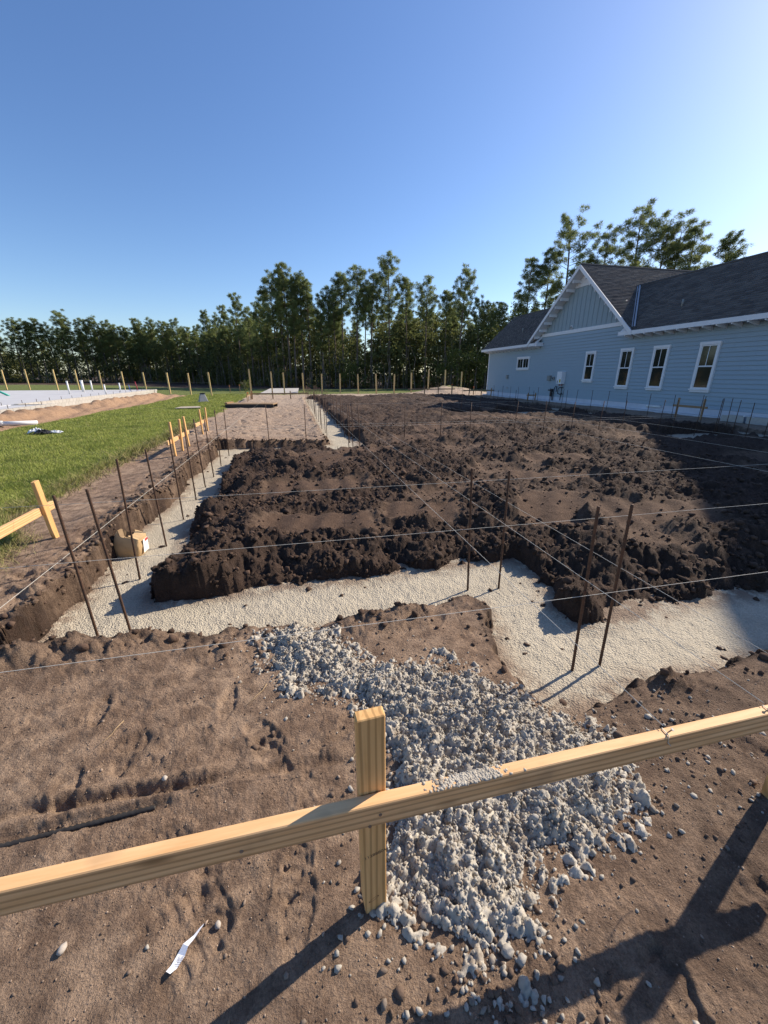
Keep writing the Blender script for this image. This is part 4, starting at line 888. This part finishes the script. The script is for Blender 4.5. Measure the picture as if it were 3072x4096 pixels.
# ------------------------------------------------------------------ mason's strings
SZ = .632
def string(a, b, label, r_=.0016, sag=.012):
    r_ *= .72
    A_, B_ = P(*a), P(*b); n = 14
    pts = [A_.lerp(B_, k / n) - Vector((0, 0, sag * 4 * (k / n) * (1 - k / n))) for k in range(n + 1)]
    o_ = part('string_line', MB().tube(pts, r_, 6), TWINE, smooth=True); return tag(o_, label, 'string', 'layout strings')
string((.81, 1.19, SZ), (33, 1.19, .5), 'white string from the left nail on the rail running away to the far stakes', .0019, .02)
string((.81, 1.65, SZ), (33, 1.70, .5), 'white string from the right nail on the rail running away over the fill', .0019, .02)
string((.81, 1.98, SZ), (33, 2.05, .5), 'white string starting at the right frame edge and running away', .0017, .02)
string((.6, -1.66, .60), (33, -1.60, .5), 'white string running away along the left trench', .0019, .02)
string((1.68, -2.8, .60), (1.68, 14, .60), 'nearest white string crossing from the left edge to the right', .0018, .02)
string((2.80, -2.8, .60), (2.80, 14, .60), 'second white string crossing the soil mound sideways', .0020, .02)
string((4.25, -2.8, .60), (4.20, 14, .60), 'third white string crossing sideways behind the near dowels', .0024, .02)
string((10.25, -2.5, .55), (10.25, 14, .55), 'pair of far crossing strings, the nearer one', .0030, .02)
string((10.75, -2.5, .55), (10.75, 14, .55), 'pair of far crossing strings, the farther one', .0030, .02)
string((3.0, 6.3, .55), (31, 6.3, .5), 'string running away over the fill, nearest the middle', .0026, .02)
string((3.0, 7.9, .55), (31, 7.9, .5), 'string running away over the fill towards the house corner', .0026, .02)
string((3.0, 9.6, .55), (31, 9.6, .5), 'string running away over the shaded fill nearest the house', .0028, .02)
string((18.9, 1.5, .52), (18.9, 15.0, .52), 'farthest string crossing before the house', .0036, .02)

# ------------------------------------------------------------------ batter boards
STK = {}
def stake_mesh(hgt, w=.083, d=.038, pt=.14):
    key = (round(hgt, 3), w, d)
    if key in STK: return STK[key]
    m = MB(); w2, d2 = w / 2, d / 2
    prof = [(-.05 - pt, .22), (-.06, .72), (.02, .9), (.10, 1.0), (hgt, 1.0)]
    for (z_, k) in prof: m.v += [(-w2 * (k if k == 1 else (2 * k - 1)), -d2, z_), (w2, -d2, z_), (w2, d2, z_), (-w2 * (k if k == 1 else (2 * k - 1)), d2, z_)]
    for i in range(len(prof) - 1):
        for j in range(4): q_ = i * 4; m.f.append((q_ + j, q_ + (j + 1) % 4, q_ + 4 + (j + 1) % 4, q_ + 4 + j))
    m.f += [(3, 2, 1, 0), tuple((len(prof) - 1) * 4 + j for j in range(4))]
    STK[key] = m.mesh('stake', bevel=.003); return STK[key]
def nail(parent, loc, rot=(0, 0, 0), L=.05):
    return part('nail', MB().tube([(0, 0, -.02), (0, 0, L)], .0022, 6).tube([(0, 0, L), (0, 0, L + .002)], .0055, 8), NAIL, parent, loc, rot)
fb = empty('batter_board', P(.81, .15, 0), LOT)
tag(fb, 'near pine rail nailed to two stakes, crossing the foreground', 'batter board')
rail = part('rail', MB().box((-1.85, -.036, .529), (2.08, .002, .618)), PINE_X, fb, bevel=.003)
st = link('stake', stake_mesh(.905), PINE_Z, fb, (0, .024, .0), (.0, -.006, .06)); st['label'] = 'stake with a stamped number below the rail'
link('stake', stake_mesh(.86), PINE_Z, fb, (1.835, .024, .01), (0, .03, -.05))
nail(rail, (1.04, -.02, .618), (.35, .2, 0), .028); nail(rail, (1.50, -.02, .618), (-.3, .25, 0), .028)
for (x_, z_) in ((-.02, .535), (.012, .575), (-.38, .56)): part('nail_head', MB().tube([(x_, -.0385, z_), (x_, -.036, z_)], .005, 8), NAIL, fb)
for x_ in (1.04, 1.50): part('string_wrap', MB().tube([(x_, .004, .603), (x_ - .002, -.002, .622), (x_ - .006, -.034, .622), (x_ - .01, -.0385, .598), (x_ + .008, -.0385, .578)], .0019, 6), TWINE, fb, smooth=True)
for x_ in (1.04, 1.50): part('string_tail', MB().tube([(x_, .01, .60), (x_ - .012, .03, .56), (x_ - .02, .035, .50), (x_ - .01, .03, .46)], .0016, 6), TWINE, fb, smooth=True)
gs = np.random.default_rng(77); k = 700; sx = gs.normal(.30, .05, k); sy = gs.uniform(-.035, .0, k)
spl = lumps('concrete_splatter', np.stack([sx, sy, np.full(k, .617)], 1), gs.uniform(.003, .007, k), SPILL, 78, 1, .6, .2, .45); spl.parent = fb; spl['kind'] = 'stuff'
# dark stains soaked into the rail face
t = NT('oil_stain'); v_ = t.coord((1, 1, .4)); gen = t.n.new('ShaderNodeTexCoord').outputs['Generated']; vd = t.n.new('ShaderNodeVectorMath'); vd.operation = 'DISTANCE'; t.l.new(gen, vd.inputs[0]); vd.inputs[1].default_value = (.5, 0, .5); fac = t.math('MULTIPLY', t.ramp(t.noise(60, 4, .7, v_), [(.42, 0.0), (.62, .8)]), t.ramp(vd.outputs['Value'], [(.15, 1.0), (.5, 0.0)]))
t.put(t.b.inputs['Base Color'], (.05, .038, .028)); t.put(t.b.inputs['Roughness'], .8); t.l.new(fac, t.b.inputs['Alpha']); STAIN = t.m
for (x0, x1) in ((.46, .50), (.60, .64), (.70, .75), (-.62, -.58), (-.48, -.44)): part('stain', MB().poly([(x0, -.0366, .538), (x1, -.0366, .538), (x1, -.0366, .606), (x0, -.0366, .606)]), STAIN, rail)
fc = bpy.data.curves.new('stamp', 'FONT'); fc.body = '11288804'; fc.size = .019; tmp = bpy.data.objects.new('stamp', fc); COL.objects.link(tmp)
bpy.context.view_layer.update(); sme_ = bpy.data.meshes.new_from_object(tmp.evaluated_get(bpy.context.evaluated_depsgraph_get())); bpy.data.objects.remove(tmp)
sme_.materials.clear(); link('stamped_number', sme_, BLACKP, st, (-.032, -.0194, .315), (R(90), R(-12), 0))
kn = MB()
for i in range(10):
    a0, a1 = 2 * math.pi * i / 10, 2 * math.pi * (i + 1) / 10
    pt_ = lambda a_, k_: (-.004 + .016 * k_ * math.cos(a_) + .010 * k_ * math.sin(a_), -.0193, .095 + .006 * k_ * math.cos(a_) + .012 * k_ * math.sin(a_))
    kn.poly([pt_(a0, 1), pt_(a1, 1), pt_(a1, .78), pt_(a0, .78)])
part('logo_mark', kn, plain('brand_ink', (.16, .08, .04), (.12, .06, .03)), st)

def batter(u, v, along, stakes, rail0, rail1, rz, label, hgt=.7, mats=(PINE_X, STAKEW), group='small batter boards', orange=(), side=-1, rh=.089):
    """along 0: rail runs along v, 1: along u. stakes: offsets; rail from rail0 to rail1 at height rz"""
    p = P(u, v); z_ = T(p.x, p.y); o_ = empty('batter_board', P(u, v, z_), LOT + (R(90) if along else 0)); tag(o_, label, 'batter board', group)
    part('rail', MB().box((rail0, -.019, rz - rh / 2), (rail1, .019, rz + rh / 2)), mats[0], o_, bevel=.003)
    for i, s_ in enumerate(stakes):
        k = link('stake', stake_mesh(hgt), mats[1], o_, (s_, side * .04, 0), (rp.gauss(0, .03), rp.gauss(0, .05), 0))
        if i in orange:
            part('flagging', MB().box((-.05, -.027, hgt - .12), (.05, .027, hgt - .02)), ORANGE, k, bevel=.004)
    return o_
batter(4.60, -2.72, 1, (.08,), -1.6, .26, .33, 'bright new pine rail and stake at the left edge of the lawn', .66, (PINE_X, PINE_Z))
batter(9.30, -2.66, 1, (0, .62, 1.24), -.28, 1.55, .33, 'bright pine rail on three stakes beside the lawn, nearer one', .74, (PINE_X, PINE_Z))
batter(12.7, -2.76, 1, (0, .75), -.6, .95, .33, 'short bright pine rail on two stakes behind the three-stake one', .72, (PINE_X, PINE_Z))
batter(32.9, -3.1, 0, (0, 1.55, 2.9), -.1, 4.3, .42, 'long low brown rail on stakes at the far end of the sand', .62, (BOARDW, STAKEW))
batter(29.9, -3.2, 1, (0, .9, 2.4, 2.9), -.1, 2.9, .35, 'far stakes with orange flagging at the lawn corner', .62, (BOARDW, STAKEW), orange=(1,))
batter(34.6, 11.4, 0, (0, 1.3, 2.6), -1.5, 2.9, .38, 'low brown rail on stakes before the white sand pile', .6, (BOARDW, STAKEW))
batter(31.6, 14.3, 0, (0, 1.1, 2.0), -.5, 2.3, .42, 'low brown rail on splayed stakes near the far house corner', .6, (BOARDW, STAKEW))
batter(27.0, 16.9, 0, (0, .62), -.06, .72, .38, 'small two-stake rail against the blue wall under the short window', .55, (BOARDW, STAKEW))
batter(13.3, 16.4, 1, (0, 1.15), -.2, 1.35, .52, 'two-stake rail in the shade before the house, right side', .85, (BOARDW, STAKEW))
for i, (u, v, hh, lb) in enumerate([(46.5, -6.6, .75, 'short stake with orange band behind the lawn, left one'), (47.5, -5.7, .8, 'short stake behind the lawn beside the weed bush'), (33.6, 13.6, .9, 'short stake before the sand pile'), (36.5, 17.0, .8, 'brown stake beside the sand pile near the house')]):
    p = P(u, v); r_ = empty('survey_stake', (p.x, p.y, T(p.x, p.y)), LOT); tag(r_, lb, 'stake', 'survey stakes')
    link('stake', stake_mesh(hh), STAKEW, r_); part('band', MB().box((-.047, -.022, hh - .12), (.047, .022, hh - .05)), ORANGE, r_)

# ------------------------------------------------------------------ small things
# rebar lying half buried in the sand
rme = rebar_mesh(.62, .0105, .011, 1.3); o_ = link('rebar_piece', rme, plain('dark_rebar', (.06, .055, .05), (.035, .032, .03), 30, .6, Metallic=.4), None, (-1.60, 1.02, T(-1.6, 1.02) + .003))
d_ = Vector((-1.0 + 1.60, 1.185 - 1.02, T(-1.0, 1.185) - T(-1.6, 1.02) - .004)); o_.rotation_euler = d_.to_track_quat('Z', 'Y').to_euler(); tag(o_, 'ribbed steel bar lying half buried in the near sand', 'rebar')
# paper cement bag in the trench
bagz = CONC_Z - .01; bo = empty('cement_bag', P(4.55, -1.92, bagz), LOT - R(5)); bo.scale = (.85, .85, .85); tag(bo, 'crumpled open brown paper cement bag lying in the left trench', 'bag')
KRAFT = plain('kraft_paper', (.58, .40, .21), (.48, .32, .16), 9, .75, .5, 30); BAGIN = plain('bag_inside', (.30, .21, .12), (.22, .15, .09), 6, .9); LBL = plain('bag_label', (.80, .78, .74), (.7, .68, .64), 12, .6); REDL = plain('bag_red', (.50, .05, .05), (.4, .04, .04), 12, .6)
def bag_body():
    n, hN = 28, 9; V_ = []; F_ = []
    rb = random.Random(8); jit = [rb.gauss(0, .006) for _ in range(n)]; jit = [(jit[k - 1] + jit[k] + jit[(k + 1) % n]) / 2 for k in range(n)]
    for i in range(hN):
        f = i / (hN - 1); bul = 1 + .16 * math.sin(f * math.pi) ; z_ = .30 * f
        for k in range(n):
            a_ = 2 * math.pi * k / n; c_, s_ = math.cos(a_), math.sin(a_)
            x_ = math.copysign(abs(c_) ** .45, c_) * .155 * bul * (1 - .12 * f) + .05 * f * f; y_ = math.copysign(abs(s_) ** .45, s_) * .115 * bul * (1 - .05 * f)
            w_ = jit[k] * (.4 + f) + .006 * math.sin(k * 2.1 + i * 1.7)
            V_.append((x_ * (1 + w_ * 4), y_ * (1 + w_ * 4), z_ + f * (.02 * math.sin(a_ * 2 + 1) - .05 * math.cos(a_))))
    for i in range(hN - 1):
        for k in range(n): F_.append((i * n + k, i * n + (k + 1) % n, (i + 1) * n + (k + 1) % n, (i + 1) * n + k))
    F_.append(tuple(reversed(range(n)))); return V_, F_, n, hN
V_, F_, n_, hN_ = bag_body(); m = MB(); m.v = V_; m.f = F_; body = part('bag_body', m, KRAFT, bo, smooth=True)
m = MB(); ring = [V_[(hN_ - 1) * n_ + k] for k in range(n_)]
inner = [(p[0] * .86, p[1] * .86, p[2] - .10) for p in ring]; m.v = [(p[0] * .97, p[1] * .97, p[2] - .002) for p in ring] + inner; m.f = [(k, (k + 1) % n_, n_ + (k + 1) % n_, n_ + k) for k in range(n_)] + [tuple(n_ + k for k in range(n_))]
part('bag_mouth', m, BAGIN, bo)
m = MB(); fl = [ring[k] for k in range(-5, 6)]; m.v = [tuple(p) for p in fl] + [(p[0] - .12, p[1] * .9, p[2] + .045 + .01 * math.sin(i)) for i, p in enumerate(fl)]; q_ = len(fl)
m.f = [(i, i + 1, q_ + i + 1, q_ + i) for i in range(q_ - 1)]; part('bag_flap', m, KRAFT, bo)
part('label_patch', MB().poly([(.191, -.06, .05), (.191, .085, .05), (.203, .08, .23), (.203, -.05, .23)]), LBL, body); part('red_print', MB().poly([(.2035, .0, .19), (.2035, .075, .19), (.205, .074, .225), (.205, .0, .225)]), REDL, body)
# torn paper tag in the sand
tz = T(-.655, .72); po = empty('paper_tag', (-.655, .73, tz), 0); po.scale = (.8, .72, .8); tag(po, 'torn white printed paper strip lying in the near sand', 'paper')
PAPER = plain('white_paper', (.85, .86, .88), (.76, .77, .80), 40, .6); INK = plain('paper_ink', (.10, .10, .12), (.2, .2, .22), 30, .7)
strip = [(-.030, -.075, .020, .022), (-.018, -.055, .012, .030), (-.006, -.015, .010, .034), (.002, .012, .022, .026), (.022, .045, .012, .012), (.034, .075, .008, .006), (.042, .092, .004, .002)]
m = MB()
for (x_, y_, z_, w_) in strip: m.v += [(x_ - w_ / 2, y_ + .006, z_), (x_ + w_ / 2, y_ - .004, z_ + .006)]
m.f = [(2 * i, 2 * i + 1, 2 * i + 3, 2 * i + 2) for i in range(len(strip) - 1)]; part('strip', m, PAPER, po)
m = MB()
for r_ in range(6):
    for c_ in range(4):
        x_ = -.020 + c_ * .006 + r_ * .0015; y_ = -.052 + r_ * .006; z_ = .0125 + .003 * c_ * .4 + .0018
        if rp.random() < .8: m.poly([(x_, y_, z_), (x_ + .004, y_ - .0007, z_ + .0005), (x_ + .004, y_ + .0015, z_ + .0005), (x_, y_ + .002, z_)])
pr = part('printed_text', m, INK, po); pr['kind'] = 'stuff'
STONE = plain('pale_stone', (.50, .45, .38), (.36, .31, .26), 30, .9, .5)
def stone(x, y, s_, label, seed):
    o_ = lumps('stone', np.array([[x, y, T(x, y)]]), np.array([s_]), STONE, seed, 2, .8, .06, .25, True); tag(o_, label, 'stone', 'loose stones in the sand')
stone(-1.06, .735, .015, 'pale rough stone in the bottom left sand', 1); stone(-.575, .80, .011, 'small pebble just above the torn paper strip', 2)
stone(-1.02, 1.30, .012, 'tan pebble beside the drag marks in the left sand', 3); stone(-.55, 1.06, .009, 'small pebble under the rail on the left', 4)
# plastic rubbish on the lawn
bz = T(*P(13.6, -7.3).xy); ro = empty('plastic_rubbish', P(13.6, -7.3, bz + .03), LOT); ro.scale = (.5, .5, .5); tag(ro, 'crumpled black and clear plastic rubbish on the lawn', 'rubbish')
def crumple(name, seed, sx_, sy_, sz_, mat, loc):
    gg = np.random.default_rng(seed); nx_, ny_ = 13, 11; V_ = []
    for i in range(nx_):
        for j in range(ny_):
            a_, b_ = i / (nx_ - 1) * 2 - 1, j / (ny_ - 1) * 2 - 1; e_ = max(0, 1 - (a_ * a_ + b_ * b_) * .6)
            V_.append((a_ * sx_ + gg.normal(0, .03), b_ * sy_ + gg.normal(0, .03), sz_ * e_ * gg.uniform(.35, 1.1)))
    m = MB(); m.v = V_; m.f = [(i * ny_ + j, (i + 1) * ny_ + j, (i + 1) * ny_ + j + 1, i * ny_ + j + 1) for i in range(nx_ - 1) for j in range(ny_ - 1)]
    return part(name, m, mat, ro, loc)
CLEARP = plain('clear_sheet', (.72, .74, .76), (.55, .57, .60), 12, .25); crumple('clear_sheet', 1, .42, .28, .34, CLEARP, (-.35, .1, 0)); crumple('black_sheet', 2, .42, .3, .26, BLACKP, (.08, -.12, 0)); crumple('white_sheet', 3, .38, .22, .16, CLEARP, (.62, .0, 0))
# pallet slats, sawhorse-like stand, boards
o_ = empty('slat_bundle', P(23.4, -5.5, T(*P(23.4, -5.5).xy) + .05), LOT + R(8)); tag(o_, 'weathered wooden slats lying flat on the lawn', 'slats')
for i in range(6): part('slat', MB().box((-.62 + .03 * i, -.5 + i * .17, .0), (.58 - .05 * (i % 3), -.39 + i * .17, .03)), plain('grey_slat', (.58, .50, .40), (.46, .38, .30), 6, .8) if i == 0 else bpy.data.materials['grey_slat'], o_, bevel=.003)
o_ = empty('marker_base', P(29.6, -6.0, T(*P(29.6, -6.0).xy)), LOT + R(20)); tag(o_, 'small dark wedge-shaped stand on the lawn', 'stand')
m = MB(); m.v = [(-.30, -.26, 0), (.30, -.26, 0), (.30, .26, 0), (-.30, .26, 0), (-.14, -.10, .55), (.14, -.10, .55), (.14, .10, .55), (-.14, .10, .55)]; m.f = [(3, 2, 1, 0), (4, 5, 6, 7), (0, 1, 5, 4), (1, 2, 6, 5), (2, 3, 7, 6), (3, 0, 4, 7)]
part('body', m, plain('grey_stand', (.34, .34, .34), (.26, .26, .26), 6, .7), o_, bevel=.02); part('base_plate', MB().box((-.38, -.32, -.02), (.38, .32, .03)), BLACKP, o_); part('top_cap', MB().box((-.16, -.12, .55), (.16, .12, .60)), BLACKP, o_)
o_ = empty('form_board', P(24.3, -2.35, T(*P(24.3, -2.35).xy) + .06), LOT - R(12)); tag(o_, 'dark-edged timber form panel lying on the far sand', 'panel')
part('deck', MB().box((-1.35, -.5, .10), (1.35, .5, .16)), BOARDW, o_, bevel=.005); part('beam', MB().box((-1.35, -.5, -.06), (1.35, -.38, .098)), BLACKP, o_); part('beam', MB().box((-1.35, .38, -.06), (1.35, .5, .098)), BLACKP, o_); part('cleat', MB().box((-1.38, -.52, .162), (-1.22, .52, .22)), STAKEW, o_)
o_ = empty('roof_panel', P(41.5, -1.2, T(*P(41.5, -1.2).xy) + .05), LOT + R(5)); tag(o_, 'pale flat sheet leaning on the grass behind the sand', 'sheet')
part('sheet', MB().poly([(-2.2, -.5, 0), (1.6, -.6, 0), (1.9, .9, .5), (-.9, .9, .5)]).poly([(-2.2, -.5, -.04), (-.9, .9, .46), (1.9, .9, .46), (1.6, -.6, -.04)]), plain('pale_sheet', (.52, .49, .44), (.45, .42, .38), 3, .7), o_)
part('prop', MB().box((-.6, .82, -.3), (-.5, .92, .44)), STAKEW, o_)
# brick-sized frames stacked in the shade at the right edge
o_ = empty('metal_trays', P(10.6, 16.9, T(*P(10.6, 16.9).xy)), LOT); tag(o_, 'low row of metal trays in the shade by the foundation', 'trays')
for i in range(4):
    y_ = -1.6 + i * .95; part('tray', MB().box((-.2, y_, .02), (.2, y_ + .85, .06)).box((-.2, y_, .06), (-.17, y_ + .85, .26)).box((.17, y_, .06), (.2, y_ + .85, .26)), METAL, o_); part('tray_edge', MB().box((-.23, y_ - .03, .262), (.23, y_ + .02, .30)), WHITE, o_)
# dry twigs in the sand
TWIG = plain('dry_twig', (.36, .26, .15), (.22, .15, .09), 20, .8)
for (x, y, dx, dy, lb) in ((-1.42, 1.62, -.04, -.14, 'thin pale root lying in the left sand'), (-.72, 1.90, -.06, -.16, 'thin pale root beside the boot prints'), (-.18, 1.40, .12, .13, 'dark twig left of the stake'), (-.45, .58, .05, -.08, 'short dry stalk at the bottom edge left of the shadow')):
    pts = [(x + dx * k / 4 + rp.gauss(0, .006), y + dy * k / 4 + rp.gauss(0, .006), 0) for k in range(5)]; pts = [(a_, b_, T(a_, b_) + .004) for (a_, b_, _) in pts]
    tag(part('twig', MB().tube(pts, [.0032, .003, .0026, .002, .0012], 5), TWIG, smooth=True), lb, 'twig', 'twigs in the sand')
